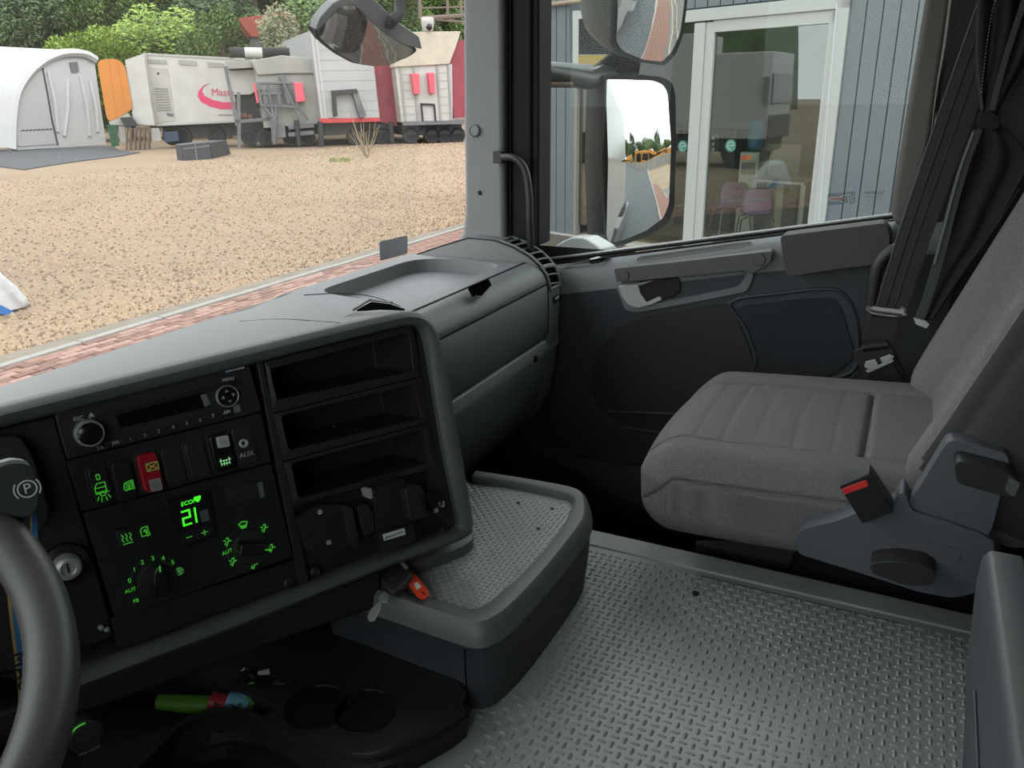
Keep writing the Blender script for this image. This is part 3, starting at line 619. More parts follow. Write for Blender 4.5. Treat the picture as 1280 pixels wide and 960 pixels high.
MB().loft([s[3:] for s in secs]).build('rim', M['tray'], tray, smooth=True)
MB().loft([s[:4] for s in secs]).build('side_skirt', M['console'], tray, smooth=True)
base = [(p[0], p[1]) for p in fo]
back = [(base[-1][0]-.02, base[-1][1]+.25), (base[0][0], base[0][1]+.25)]
MB().prism(T2, base+back, -.003, -.0003).build('liner', M['rubber'], tray)
def inpoly(poly):
    def f(x, y):
        c = False; j = len(poly)-1
        for i in range(len(poly)):
            if (poly[i][1] > y) != (poly[j][1] > y) and x < (poly[j][0]-poly[i][0])*(y-poly[i][1])/(poly[j][1]-poly[i][1])+poly[i][0]: c = not c
            j = i
        return c
    return f
studs(T2, inpoly(base+back), .0078, .0084, .0032, .0012, .70, 1.2, .36, .72, 'liner_grain', M['rubber'], tray)
for x, y in ((648, 629), (690, 636), (673, 661)):
    u, v = T2.px(x, y); MB().lathe(T2, [(.0032, 0), (.0032, .0018), (.001, .0018)], 12, u, v).build('fixing_hole', M['black'], tray)
# vertical split line at the near corner and body filler toward the stack
from mathutils.bvhtree import BVHTree
_sk = [bpy.data.objects['side_skirt']]; _o = wloc(_sk[0]); _b = BVHTree.FromPolygons([_o+v.co for v in _sk[0].data.vertices], [tuple(p.vertices) for p in _sk[0].data.polygons])
_p = []
for x, y in ((581, 812), (582, 840), (584, 870), (586, 898)):
    h = _b.ray_cast(CAM, ray(x, y).normalized())
    if h[0] is not None: _p.append(h[0])
if len(_p) > 1: MB().tube(_p, .0011, 6).build('split_line', M['void'], tray)
# front-left face behind the cup holders
A = P(408, 748, Z=TZ-.02); 
MB().wbox((.55, .45, -.02), (1.15, .46, .0)).build('base_plate', M['black'], tray) if False else None

# ================================================================ LOWER CONSOLE with cup holders
CZ = .045; Cc = HZ(CZ)
con = thing('lower_console', 'black moulded console with two cup holders and open tray below the switch panel', 'console', (.55, .62, 0))
outl_px = [(578, 882), (560, 896), (520, 918), (485, 934), (455, 941), (425, 939), (390, 926), (345, 902), (310, 888), (275, 885), (240, 893), (200, 912), (150, 925), (110, 940), (90, 980)]
ol = cr2(Cc.pp(outl_px), 3)
print('console', [(round(a, 3), round(b, 3)) for a, b in ol[::6]])
backp = [(ol[-1][0]-.1, ol[-1][1]+.3), (.35, 1.0), (.75, .85), Cc.px(560, 830), Cc.px(583, 868)]
top = ol+backp
secs = [[Vector((x, y, CZ)), Vector((x+.0, y-.004, CZ-.003)), Vector((x, y-.005, CZ-.010)), Vector((x-.002, y-.002, CZ-.016)), Vector((x-.002, y-.008, CZ-.020)), Vector((x-.004, y-.004, -.03))] for x, y in ol]
MB().loft(secs).build('front_skirt', M['console_dk'], con, smooth=True)
# top with two round openings cut by boolean-free triangulation: ring strips
cups = [(Cc.px(396, 884), .040), (Cc.px(456, 889), .0385)]
print('cups', cups)
def plate_with_holes(poly, holes, z, name, m, parent):
    bm = bmesh.new(); o0 = wloc(parent); ed = []
    def loop(pts):
        vs = [bm.verts.new(Vector((x, y, z))-o0) for x, y in pts]
        return [bm.edges.new((vs[i], vs[(i+1) % len(vs)])) for i in range(len(vs))]
    ed += loop(poly)
    for h in holes: ed += loop(h)
    bmesh.ops.triangle_fill(bm, use_beauty=True, use_dissolve=False, edges=ed)
    bmesh.ops.recalc_face_normals(bm, faces=bm.faces[:])
    me = bpy.data.meshes.new(name); bm.to_mesh(me); bm.free(); me.materials.append(m)
    o = bpy.data.objects.new(name, me); SC.collection.objects.link(o); o.parent = parent; return o
holes = [[(c[0]+r*math.cos(2*math.pi*k/28), c[1]+r*math.sin(2*math.pi*k/28)) for k in range(28)] for c, r in cups]
trx = rpoly([(.26, .70), Cc.px(232, 900), Cc.px(285, 892), Cc.px(330, 895), Cc.px(352, 880), (.60, .90), (.36, 1.0)], .02, 4)
plate_with_holes(top, holes+[trx], CZ, 'console_top', M['console_dk'], con)
for (c, r) in cups:
    MB().lathe(Cc, [(r*1.04, 0), (r*1.03, .0025), (r*.985, .0025), (r*.96, -.004), (r*.90, -.03), (r*.84, -.031), (r*.80, -.07), (.002, -.07)], 36, *c).build('cup_holder', M['gloss'], con, smooth=True)
n = len(trx); MB().loft([[Vector((x, y, CZ)) for x, y in trx], [Vector((x, y, CZ-.05)) for x, y in insetp(trx, .01)]], cu=True).build('tray_wall', M['console_dk'], con, smooth=True)
MB().prism(HZ(CZ-.055), trx, 0, .004).build('tray_floor', M['console_dk'], con)
# power socket at the left end
u, v = PAN.px(107, 921); sF = Fr(P(107, 921, Z=.13), PAN.X, PAN.Y)
sk_ = MB().lathe(sF, [(.018, -.02), (.018, 0), (.014, .003), (.0135, .001), (.002, .0015)], 24).build('power_socket', M['panel2'], con, smooth=True)
MB().tube([sF.p(.0165*math.cos(a), .0165*math.sin(a), .003) for a in [1.4+k*.12 for k in range(10)]], .0008, 6).build('socket_glow_arc', M['green'], sk_)
text(sF, 'max 120W', .0, -.016, .005, M['grey_ink'], sk_, w=.002)

# ================================================================ PASSENGER DOOR
def line_z(px0, px1, X):
    a = P(*px0, X=X); b = P(*px1, X=X); return lambda y: a.z+(b.z-a.z)*(y-a.y)/(b.y-a.y)
zt = line_z((694, 331), (1105, 278), 1.845)
door = thing('door_1', None, None, (1.85, .3, 0), kind='structure')
ys = [.98, .84, .70, .55, .40, .25, .10, -.02, -.10]
pf = [(1.865, -.004), (1.845, 0), (1.83, -.003), (1.817, -.011), (1.807, -.024), (1.802, -.042), (1.80, -.07), (1.80, -.30), (1.80, -.52), (1.79, -.60), (1.78, -.66)]
pf_up = [p for p in pf[:7]]; pf_lo = pf[6:]
MB().loft([[Vector((x, y, zt(y)+z)) for x, z in pf_up] for y in ys]).build('upper_trim', M['door_lt'], door, smooth=True)
MB().loft([[Vector((x, y, zt(y)+z)) for x, z in pf_lo] for y in ys]).build('door_panel', M['door'], door, smooth=True)
MB().loft([[Vector((x, y, z)) for x, z in ((1.865, .42), (1.87, -.6), (1.80, -.62))] for y in (.98, -.10)]).build('door_core', M['black'], door)
# window ledge seals
gz = line_z((694, 321), (1112, 267), 1.868)
for dz, xx, r in ((.004, 1.862, .0035), (.010, 1.864, .003), (-.003, 1.856, .003)):
    MB().tube([Vector((xx, y, gz(y)-.012+dz)) for y in (.98, .5, .02, -.05)], r, 8).build('ledge_seal', M['rub_black'] if dz != .010 else M['silver'], door, smooth=True)
# window glass
MB().loft([[Vector((x, y, gz(y)-.02)), Vector((x, y, 1.6))] for x, y in ((1.868, .98), (1.868, -.12))]).build('window_pane_inner', M['glass_dr'], None) if False else None
win = Fr((1.872, 0, 0), (0, -1, 0), (0, 0, 1))
MB().prism(win, [(-.98, gz(.98)-.02), (.10, gz(-.10)-.02), (.10, 1.45), (-.98, 1.45)], -.004, 0).build('window_2', M['glass_dr'], kind='structure')
# black rear window channel and rear pillar trim
DT = DOOR.off(-.03)
q = DT.pp([(1114, 279), (1113, 268), (1122, 200), (1156, 0), (1195, -200), (1400, -200), (1400, 330), (1118, 330)])
pr = thing('trim_2', None, None, DT.p(*DT.px(1120, 280)), kind='structure')
q = DT.pp([(1116, 277), (1113, 262), (1122, 205), (1156, 0), (1191, -200), (1235, -200), (1190, 0), (1160, 200), (1150, 290), (1130, 288)], .03)
MB().prism(DT, q, -.02, .028).build('pillar_trim', M['pillar_b'], pr, bevel=.012, seg=4)
q = DT.pp([(1150, 290), (1190, 0), (1235, -200), (1500, -200), (1500, 700), (1060, 520), (1105, 285)])
MB().prism(DT, q, -.02, .012).build('rear_lining', M['console_dk'], pr, bevel=.004)
MB().prism(DT, DT.pp([(1114, 330), (1150, 300), (1175, 300), (1170, 500), (1110, 500)]), .0, .02).build('corner_lining', M['panel'], pr, bevel=.006)
# dark inset on the rolled trim paints the shade of the grip scoop
from mathutils.bvhtree import BVHTree
def caster(o):
    o0 = wloc(o); bv = BVHTree.FromPolygons([o0+v.co for v in o.data.vertices], [tuple(p.vertices) for p in o.data.polygons])
    def f(x, y, lift=0):
        h = bv.ray_cast(CAM, ray(x, y).normalized())
        if h[0] is None: return P(x, y, X=1.81)
        n_ = h[1] if h[1].dot(ray(x, y)) < 0 else -h[1]
        return h[0]+n_*lift
    return f
ont = caster(bpy.data.objects['upper_trim'])
def laid(f, pts, lift, name, m, parent, th=.003, **k):
    q = cr([Vector((x, y, 0)) for x, y in pts], 3, True) if k.pop('smoothed', True) else [Vector((x, y, 0)) for x, y in pts]
    a = [f(v.x, v.y, lift) for v in q]; b = [f(v.x, v.y, lift-th) for v in q]; n = len(a); c = sum(a, Vector())/n
    return MB().add(a+b, [tuple(range(n))]+[(i, (i+1) % n, n+(i+1) % n, n+i) for i in range(n)]).build(name, m, parent, **k)
scp = [(796, 326), (802, 321), (830, 317), (880, 310), (930, 303), (939, 303), (936, 307), (900, 312), (850, 319), (810, 325)]
laid(ont, scp, .0008, 'grip_scoop', M['panel2'], door)
MB().tube([ont(v.x, v.y, .0006) for v in cr([Vector((x, y, 0)) for x, y in scp], 3, True)], .0014, 6, closed=True).build('scoop_lip', M['door_lt'], door, smooth=True)
# grab grip bar
q = DOOR.pp([(767, 336), (850, 327), (962, 314), (965, 318), (963, 328), (941, 342), (932, 338), (850, 346), (771, 353)], .032)
MB().prism(DOOR, rpoly(q, .004, 3), -.012, .032).build('grip_bar', M['door_mid'], door, bevel=.004, seg=3)
for x, y, r in ((780, 344, .0125), (949, 325, .0135)):
    u, v = DOOR.px(x, y, .032); MB().lathe(DOOR.off(.032), [(r, -.001), (r, .0012), (r*.94, .002), (r*.9, .0008), (r*.88, .0015), (.001, .0018)], 26, u, v).build('screw_cap', M['door_mid'], door, smooth=True)
# pull recess
D2 = DOOR.off(.004)
o_ = rpoly(D2.pp([(768, 352), (850, 340), (936, 334), (943, 343), (934, 364), (860, 379), (798, 390), (782, 388)]), .012, 5)
i_ = rpoly(D2.pp([(774, 353), (850, 343), (930, 337), (936, 345), (926, 358), (860, 372), (798, 383), (786, 380)]), .012, 5)
MB().pocket(D2, o_, i_, .012, back=.92, w=.002, lip=.002).build('pull_recess', M['door_lt'], door, smooth=True)
MB().prism(D2, rpoly(D2.pp([(797, 352), (846, 346), (851, 352), (850, 364), (842, 371), (800, 380)]), .005), -.02, .0015).build('recess_liner', M['black'], door, bevel=.002)  # black inset paints the shade deep in the pull recess
q = rpoly(D2.pp([(773, 357), (797, 355), (800, 366), (808, 378), (824, 371), (828, 374), (816, 380), (797, 385), (785, 381), (777, 370)], .008), .0025, 3)
MB().prism(D2, q, -.006, .008).build('release_lever', M['silver'], door, bevel=.002, seg=3, label='pale satin interior door release lever')
MB().prism(D2, D2.pp([(797, 354), (818, 350), (800, 357)], .004), -.004, .004).build('lever_tip', M['silver'], door)
# window switch plate
laid(ont, [(704, 336), (710, 331), (722, 328), (758, 321), (764, 322), (757, 330), (735, 333)], .002, 'switch_plate', M['door_lt'], door, smoothed=False, bevel=.0008)
laid(ont, [(736, 328), (750, 324), (755, 325), (752, 328), (739, 331)], .007, 'window_switch', M['panel2'], door, th=.007, smoothed=False, bevel=.001)
laid(ont, [(738, 327), (749, 324), (752, 325), (741, 328)], .0076, 'switch_top', M['silver'], door, th=.001, smoothed=False)
# armrest pad
q = rpoly(DOOR.pp([(975, 295), (1105, 279), (1113, 290), (1112, 330), (1060, 335), (985, 346), (979, 330)], .045), .008, 3)
MB().prism(DOOR, q, -.02, .045).build('armrest', M['arm'], door, bevel=.013, seg=4)
# loudspeaker grille and its raised border
sp = [(914, 377), (970, 367), (1031, 361), (1055, 368), (1069, 395), (1073, 432), (1069, 460), (1048, 471), (1015, 479), (945, 472), (945, 446), (931, 408)]
spc = cr2(DOOR.pp(sp), 4, True)
MB().tube([DOOR.p(u, v, .002) for u, v in spc], .0045, 8, closed=True).build('speaker_border', M['door'], door, smooth=True)
MB().prism(DOOR, cr2(DOOR.pp([(921, 386), (962, 378), (1032, 372), (1050, 382), (1060, 412), (1065, 450), (1015, 476), (947, 470), (944, 440), (936, 410)]), 3, True), -.002, .004).build('speaker_grille', M['mesh'], door, bevel=.002)
MB().tube([DOOR.p(*DOOR.px(x, y), .001) for x, y in ((1010, 492), (1040, 484), (1066, 470), (1074, 462))], .0025, 8).build('pocket_edge', M['door'], door, smooth=True)
fp = cr2(DOOR.pp([(762, 420), (800, 397), (850, 387), (908, 380), (926, 408), (940, 446), (940, 500), (850, 540), (760, 520), (740, 470)]), 4, True)
MB().prism(DOOR, fp, -.002, .004).build('cloth_inlay', M['cloth_dk'], door, bevel=.002)
MB().tube([DOOR.p(*DOOR.px(x, y), .01) for x, y in ((745, 506), (760, 512), (830, 515), (880, 518))], .004, 8).build('pocket_lip', M['door'], door, smooth=True)
MB().tube([DOOR.p(*DOOR.px(x, y), .01) for x, y in ((720, 520), (745, 528), (820, 538), (870, 545))], .004, 8).build('pocket_lip', M['door'], door, smooth=True)
# sill step below the door
X = DOOR.off(.04)
q = X.pp([(650, 532), (658, 548), (680, 562), (705, 571), (760, 580), (860, 590), (860, 655), (800, 634), (750, 612), (725, 592), (700, 582), (666, 566), (652, 546)])
MB().prism(X, q, -.05, 0).build('door_sill', mat('sill_beige_grey', (.075, .073, .066), .6, var=.1), door, bevel=.004)
for k in range(3):
    MB().tube([X.p(*X.px(x, y+k*5), .004) for x, y in ((700, 590), (740, 618), (800, 640), (860, 660))], .0022, 6).build('sill_groove', M['console_dk'], door)
# stickers on the door window
WG = win.off(.0005)
st = thing('window_sticker', 'small clear sticker with plug symbol on the side window lower corner', 'sticker', WG.p(*WG.px(1051, 250)))
MB().prism(WG, rpoly(WG.pp([(1035, 242), (1069, 239), (1069, 254), (1035, 257)]), .002), 0, .0004).build('film', glassmat('sticker_film', tint=(.80, .84, .86), base=.02), st)
mk = mat('pale_outline', (.75, .72, .6), .6); pk = mat('pink_mark', (.6, .18, .16), .6)
lp = WG.pp([(1037, 247), (1052, 246), (1055, 244), (1062, 243), (1064, 247), (1063, 252), (1060, 255), (1055, 254), (1052, 251), (1037, 251), (1036, 249), (1037, 247)])
MB().strokes(WG, [lp], .0011, .0005).build('plug_outline', mk, st)
MB().strokes(WG, [WG.pp([(1038, 249), (1057, 248)])], .0024, .0005).build('plug_core', pk, st)
MB().strokes(WG, [WG.pp([(1063, 247), (1067, 246)]), WG.pp([(1063, 252), (1067, 251)]), WG.pp([(1060, 246), (1061, 253)])], .0012, .0005).build('plug_pins', mk, st)
gm = thing('glass_marking', 'tiny black printed maker marking on the side window beside the plug sticker', 'marking', WG.p(*WG.px(1092, 250)))
u, v = WG.px(1092, 241); text(WG, 'ANVALOC', u, v, .0085, M['black_ink'], gm, w=.0004, shear=.3, rot=.04, th=.0004)
for k, s in enumerate(('43R-001583  AS2 M1', 'E2  DOT 24  CE', 'made in')):
    u, v = WG.px(1092-(6 if k == 2 else 0), 246+k*4.2); text(WG, s, u, v, .0042, M['dash'], gm, w=.0004, rot=.04)
# card stuck to the windscreen
gi = gl.off(-.0075)
cq = gi.pp([(474, 302), (509, 294), (509, 317), (475, 326)])
ws = thing('windscreen_card', 'grey translucent sticker low on the windscreen above the dashboard', 'sticker', gi.p(*gi.px(490, 320)))
MB().prism(gi.off(.001), rpoly(cq, .006), -.0012, 0).build('card', mat('grey_card', (.16, .17, .20), .5), ws)
G2 = gi.off(-.0006)
for k in range(4):
    MB().strokes(G2, [gi.pp([(478, 306+k*5), (482, 305+k*5)])], .002, 0, .0002).build('red_mark', mat('dull_red', (.25, .06, .05), .6) if k == 0 else bpy.data.materials['dull_red'], ws)
    MB().strokes(G2, [gi.pp([(485, 304+k*5), (503-(k % 2)*5, 299.5+k*5)])], .0014, 0, .0002).build('printed_line', M['dash'], ws)

# ================================================================ GRAB TUBE BESIDE SEAT
tb = thing('entry_handrail', 'black bent tube handrail rising behind the seat belt beside the door', 'handrail', P(1085, 490, X=1.72))
MB().tube(cr([P(x, y, X=1.72) for x, y in ((1082, 510), (1085, 470), (1088, 400), (1093, 350), (1100, 328), (1113, 315), (1130, 308), (1150, 300))], 5), .0125, 12).build('tube', M['panel2'], tb, smooth=True)

# ================================================================ PASSENGER SEAT
seat = thing('passenger_seat', 'grey fabric passenger seat with recliner cover and red-button buckle', 'seat', (1.42, .05, -.33))
def gauss(d, s): return math.exp(-(d/s)**2)
def rbox(fn_seam, c, h, r, F, n=44, shape=None):
    vs = []; fs = []; idx = {}
    def add(a, b, cc):
        key = (round(a, 5), round(b, 5), round(cc, 5))
        if key in idx: return idx[key]
        q = Vector((a*h[0], b*h[1], cc*h[2])); core = Vector([max(-h[i]+r[i], min(h[i]-r[i], q[i])) for i in range(3)])
        d = q-core; e = Vector([d[i]/r[i] if r[i] > 0 else 0 for i in range(3)]); L = e.length
        if L > 1e-6:
            e.normalize(); m = max(abs(d[i]/r[i]) for i in range(3)); q = core+Vector([e[i]*r[i]*min(1, m) if True else 0 for i in range(3)])
        nn = e if L > 1e-6 else Vector((0, 0, 1))
        if shape: q = shape(q, nn)
        g = fn_seam(q, nn) if fn_seam else 0
        q = q - Vector([nn[i] for i in range(3)])*g
        idx[key] = len(vs); vs.append(F.p(c[0]+q.x, c[1]+q.y, c[2]+q.z)); return idx[key]
    for ax in range(3):
        for sg in (-1, 1):
            for i in range(n):
                for j in range(n):
                    def pt(i_, j_):
                        a = -1+2*i_/n; b = -1+2*j_/n; q = [0, 0, 0]; q[ax] = sg; q[(ax+1) % 3] = a; q[(ax+2) % 3] = b; return add(*q)
                    fs.append((pt(i, j), pt(i+1, j), pt(i+1, j+1), pt(i, j+1)))
    return vs, fs
CF = Fr((1.412, .093, .165), (1, 0, 0), (0, 1, -.06))
def cshape(q, nn):
    if nn.z > -.2:
        k = max(0, nn.z); ax_ = abs(q.x)
        t = max(0, min(1, (ax_-.150)/.035)); t = t*t*(3-2*t); ro = max(0, (ax_-.20)/.05)
        q = q+Vector((0, 0, k*(.007*t-.020*ro*ro-.006 - .042*max(0, (q.y-.19)/.1)**2)))
    f = max(0, (q.y-.05)/.22); q = Vector((q.x*(1-.04*f*f), q.y-.02*(q.x/.25)**2*f, q.z)); return q
def cseam(q, nn):
    g = 0; yl = q.y
    if nn.z > .1:
        sx = .158-.02*max(0, yl-.1)/.15
        g += .0095*gauss(abs(q.x)-sx, .0035)*min(1, max(0, nn.z*2))
        if abs(q.x) < sx:
            g += .010*gauss(yl+.085, .005)
            for n_, yy in enumerate((.185, .14, .085, .025, -.035)): g += (.0017+.0006*(n_ % 2))*gauss(yl-yy+.28*q.x*q.x, .0038)
    if abs(nn.x) > .35:
        g += .005*gauss(q.z-(.034-max(0, yl-.19)*.9), .003) + .0015*gauss(q.z-(.027-max(0, yl-.19)*.9), .0018)
    return g
vs, fs = rbox(cseam, (0, 0, 0), (.252, .275, .078), (.045, .07, .055), CF, 104, cshape)
obj('cushion', vs, fs, M['seat'], seat, smooth=True)
bpy.data.objects['cushion'].data.polygons.foreach_set('use_smooth', [True]*len(fs))
BF = Fr((1.415, -.152, .19), (-1, 0, 0), (0, -.37, 1))
def bshape(q, nn):
    if nn.z > -.3:
        b = max(0, min(1, (abs(q.x)-.15)/.06)); b = b*b*(3-2*b)
        q = q+Vector((0, 0, max(0, nn.z+.3)*(.032*b)))
    low = max(0, (-.25-q.y)/.15); q = Vector((q.x*(1-.10*low*low), q.y, q.z)); return q
def bseam(q, nn):
    g = 0
    if nn.z > .2:
        g += .006*gauss(abs(q.x)-.155, .006)
        if abs(q.x) < .15:
            for yy in (-.17, -.02, .13): g += .004*gauss(q.y-yy, .006)
    if nn.z > .2: g += .004*gauss(abs(nn.x)-.78, .10)
    return g
vs, fs = rbox(bseam, (0, .40, .0), (.262, .42, .085), (.036, .07, .05), BF, 96, bshape)
bk0 = obj('backrest', vs, fs, [M['seat'], M['seat_side']], seat, smooth=True)
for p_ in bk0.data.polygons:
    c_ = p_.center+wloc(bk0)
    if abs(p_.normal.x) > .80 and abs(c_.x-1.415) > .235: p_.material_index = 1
bpy.data.objects['backrest'].data.polygons.foreach_set('use_smooth', [True]*len(fs))
# recliner covers
R1 = Fr((1.135, 0, 0), (0, -1, 0), (0, 0, 1))
q = rpoly(R1.pp([(996, 668), (1003, 657), (1048, 646), (1078, 634), (1118, 629), (1124, 612), (1132, 612), (1140, 634), (1180, 646), (1225, 662), (1243, 672), (1240, 700), (1222, 735), (1190, 742), (1150, 735), (1088, 715), (1000, 688)]), .006, 3)
MB().prism(R1, q, -.035, .012).build('lower_cover', M['seat_pl'], seat, bevel=.006, seg=3)
q = rpoly(R1.pp([(1130, 632), (1150, 606), (1180, 556), (1188, 549), (1215, 553), (1258, 566), (1262, 576), (1240, 660), (1234, 670), (1180, 650)]), .005, 3)
MB().prism(R1, q, -.03, .004).build('upper_cover', M['seat_pl'], seat, bevel=.006, seg=3)
q = rpoly(R1.pp([(1158, 676), (1202, 688), (1199, 704), (1160, 694)], .012), .004, 3)
MB().prism(R1, q, .008, .014).build('cover_inset', M['seat_pl'], seat, bevel=.003)
q = rpoly(R1.pp([(1193, 580), (1200, 576), (1262, 592), (1276, 603), (1268, 620), (1258, 622), (1196, 604)], .04), .006, 3)
MB().prism(R1, q, .002, .04).build('recline_lever', M['panel2'], seat, bevel=.006, seg=3)
q = rpoly(R1.pp([(1262, 597), (1276, 604), (1268, 622), (1256, 614)], .044), .003, 3)
MB().prism(R1, q, .02, .044).build('lever_tip', M['bezel'], seat, bevel=.003)
q = rpoly(R1.pp([(1092, 704), (1120, 701), (1158, 707), (1172, 718), (1166, 733), (1130, 732), (1092, 718), (1086, 708)], .05), .008, 4)
MB().prism(R1, q, .005, .05).build('height_lever', M['panel2'], seat, bevel=.009, seg=4)
# seat base and rails
MB().wbox((1.32, -.22, -.33), (1.62, .20, .05)).build('base', M['black'], seat, bevel=.01)
MB().wbox((1.29, -.25, .04), (1.32, .20, .085)).build('rail', M['console_dk'], seat, bevel=.004)
MB().wbox((1.61, -.25, .04), (1.65, .20, .085)).build('rail', M['console_dk'], seat, bevel=.004)
MB().prism(Fr((1.275, 0, 0), (0, -1, 0), (0, 0, 1)), Fr((1.275, 0, 0), (0, -1, 0), (0, 0, 1)).pp([(868, 688), (870, 676), (1000, 676), (985, 712)]), -.01, 0).build('step_plate', M['gloss'], seat, bevel=.002)
# buckle
bk = Fr(P(1075, 625, X=1.118), (-.15, -.93, -.30), (.0, -.38, 1)); 
bkf = R1.off(.01)
q = rpoly(bkf.pp([(1049, 608), (1086, 593), (1117, 640), (1078, 655)], .022), .003, 3)
b_ = MB().prism(bkf, q, -.016, .022).build('buckle', M['black'], seat, bevel=.003, seg=3)
a1, a2 = bkf.px(1050, 608, .024), bkf.px(1085, 593, .024)
ed = Vector(a2)-Vector(a1); nv = Vector((-ed.y, ed.x)).normalized()*.003
top = MB()
A1 = bkf.p(*a1, .018); A2 = bkf.p(*a2, .018); dd = (bkf.p(*bkf.px(1117, 640, .018), .018)-bkf.p(*bkf.px(1086, 593, .018), .018)).normalized()
q = [bkf.px(1052, 611, .023), bkf.px(1083, 600, .023), bkf.px(1086, 607, .023), bkf.px(1056, 618, .023)]
MB().prism(bkf, rpoly(q, .001), .015, .0245).build('release_button', M['red_btn'], b_, bevel=.001, label='red release button')
MB().loft([[bkf.p(u, v, w_) for u, v, w_ in ((*bkf.px(1050, 607), -.013), (*bkf.px(1050, 607, .02), .02))], [bkf.p(u, v, w_) for u, v, w_ in ((*bkf.px(1085, 592), -.013), (*bkf.px(1085, 592, .02), .02))]]).build('slot_face', M['black'], b_)
for k in range(5):
    c = bkf.px(1054+k*6.2, 606.5-k*2.6, .010); MB().lathe(bkf.off(.012), [(.0013, 0), (.0005, .011)], 6, *c).build('slot_tooth', M['sw_grey'], b_)

# ================================================================ SEAT BELT
XB = 1.70
belt = thing('seat_belt', 'black seat belt webbing with metal tongue hanging beside the door', 'seat belt', P(1095, 470, X=XB))
L_ = [(1248, -80), (1223, 0), (1194, 82), (1165, 165), (1141, 236), (1120, 300), (1094, 386)]
Rr = [(1300, -80), (1266, 0), (1240, 82), (1212, 165), (1186, 236), (1163, 300), (1133, 390)]
secs = []
for (a, b) in zip(cr2(L_, 3), cr2(Rr, 3)):
    A = P(*a, X=XB); B_ = P(*b, X=XB-.004); m_ = A.lerp(B_, .5)+Vector((-.002, 0, 0)); secs.append([A, m_, B_, B_+Vector((.0016, 0, 0)), m_+Vector((.0016, 0, 0)), A+Vector((.0016, 0, 0))])
MB().loft(secs, cu=True, caps=True).build('webbing', M['belt'], belt, smooth=True)
for f in (.30, .58):
    MB().tube([A_.lerp(B2, f)+Vector((-.0024, 0, 0)) for A_, B2 in ((s[0], s[2]) for s in secs)], .0011, 5).build('woven_stripe', M['seat_side'], belt)
MB().tube([s[0] for s in secs], .0008, 5).build('webbing_edge', M['dash'], belt)
# metal slide and tongue
BX = Fr((XB-.01, 0, 0), (0, -1, 0), (0, 0, 1))
MB().tube(cr([BX.p(*BX.px(x, y), .004) for x, y in ((1084, 382), (1090, 388), (1108, 391), (1128, 393), (1131, 387), (1126, 383))], 3), .0035, 8).build('slide_loop', M['chrome'], belt, smooth=True)
q = rpoly(BX.pp([(1082, 386), (1092, 383), (1132, 388), (1134, 394), (1118, 396), (1090, 392)]), .002, 3)
MB().prism(BX, q, -.004, .003).build('slide', M['steel'], belt, bevel=.001)
q = rpoly(BX.pp([(1086, 396), (1126, 398), (1118, 428), (1078, 428)]), .003)
MB().prism(BX, q, -.004, .002).build('folded_webbing', M['belt'], belt, bevel=.001)
MB().tube([BX.p(*BX.px(1078, 433), .008), BX.p(*BX.px(1110, 429), .008)], .009, 12).build('webbing_roll', M['black'], belt, smooth=True)
q = rpoly(BX.pp([(1067, 438), (1106, 424), (1118, 438), (1118, 448), (1078, 462), (1070, 452)], .01), .004, 3)
MB().prism(BX, q, .002, .010).build('tongue_body', M['panel'], belt, bevel=.002)
for q in ([(1082, 452), (1094, 449), (1098, 456), (1088, 464), (1080, 458)], [(1100, 448), (1112, 443), (1118, 446), (1110, 452), (1104, 456)], [(1082, 464), (1116, 449), (1117, 452), (1086, 466)]):
    MB().prism(BX, rpoly(BX.pp(q, .012), .001, 2), .006, .012).build('tongue_metal', M['steel'], belt, bevel=.0008)
q = rpoly(BX.pp([(1084, 466), (1117, 453), (1142, 500), (1100, 520)]), .003)
MB().prism(BX, q, -.006, .002).build('anchor_plate', M['black'], belt, bevel=.001)
MB().tube([BX.p(*BX.px(x, y), -.004) for x, y in ((1116, 440), (1128, 465), (1140, 498))], .003, 8).build('anchor_cable', M['panel'], belt, smooth=True)
MB().tube([BX.p(*BX.px(x, y), .0) for x, y in ((1153, 475), (1142, 494), (1146, 505))], .0022, 8).build('anchor_wire', M['silver'], belt, smooth=True)

# ================================================================ CURTAIN
cur = thing('curtain', 'black sleeper curtain gathered with a tie behind the passenger seat', 'curtain', P(1150, 410, X=1.69))
CX = 1.705
def crv(rows, nw, amp, ph, name, m, dx=0):
    secs = []
    for i, (yl, xl, xr) in enumerate(rows):
        A = P(xl, yl, X=CX+dx); B_ = P(xr, yl, X=CX-.02+dx); s = []
        wd = (A-B_).length
        for k in range(41):
            t = k/40; q = A.lerp(B_, t); q = q+Vector((-amp*min(1, wd/.12)*(.5+.5*math.sin(t*nw*math.pi*2+ph+i*.15)), 0, 0)); s.append(q)
        secs.append(s)
    ss = []
    for j in range(41):
        ss.append(cr([s[j] for s in secs], 4))
    me = MB().loft(ss).build(name, m, cur, smooth=True); sm = me.modifiers.new('solid', 'SOLIDIFY'); sm.thickness = .002; return me
crv([(-90, 1218, 1330), (0, 1222, 1320), (60, 1222, 1300), (110, 1224, 1268), (140, 1226, 1250), (152, 1226, 1246)], 3, .022, 0, 'upper_drape', M['curtain'])
crv([(152, 1226, 1246), (165, 1222, 1262), (200, 1208, 1285), (250, 1190, 1262), (300, 1176, 1236), (350, 1160, 1196), (400, 1146, 1166)], 2, .016, 1, 'lower_drape', M['curtain'])
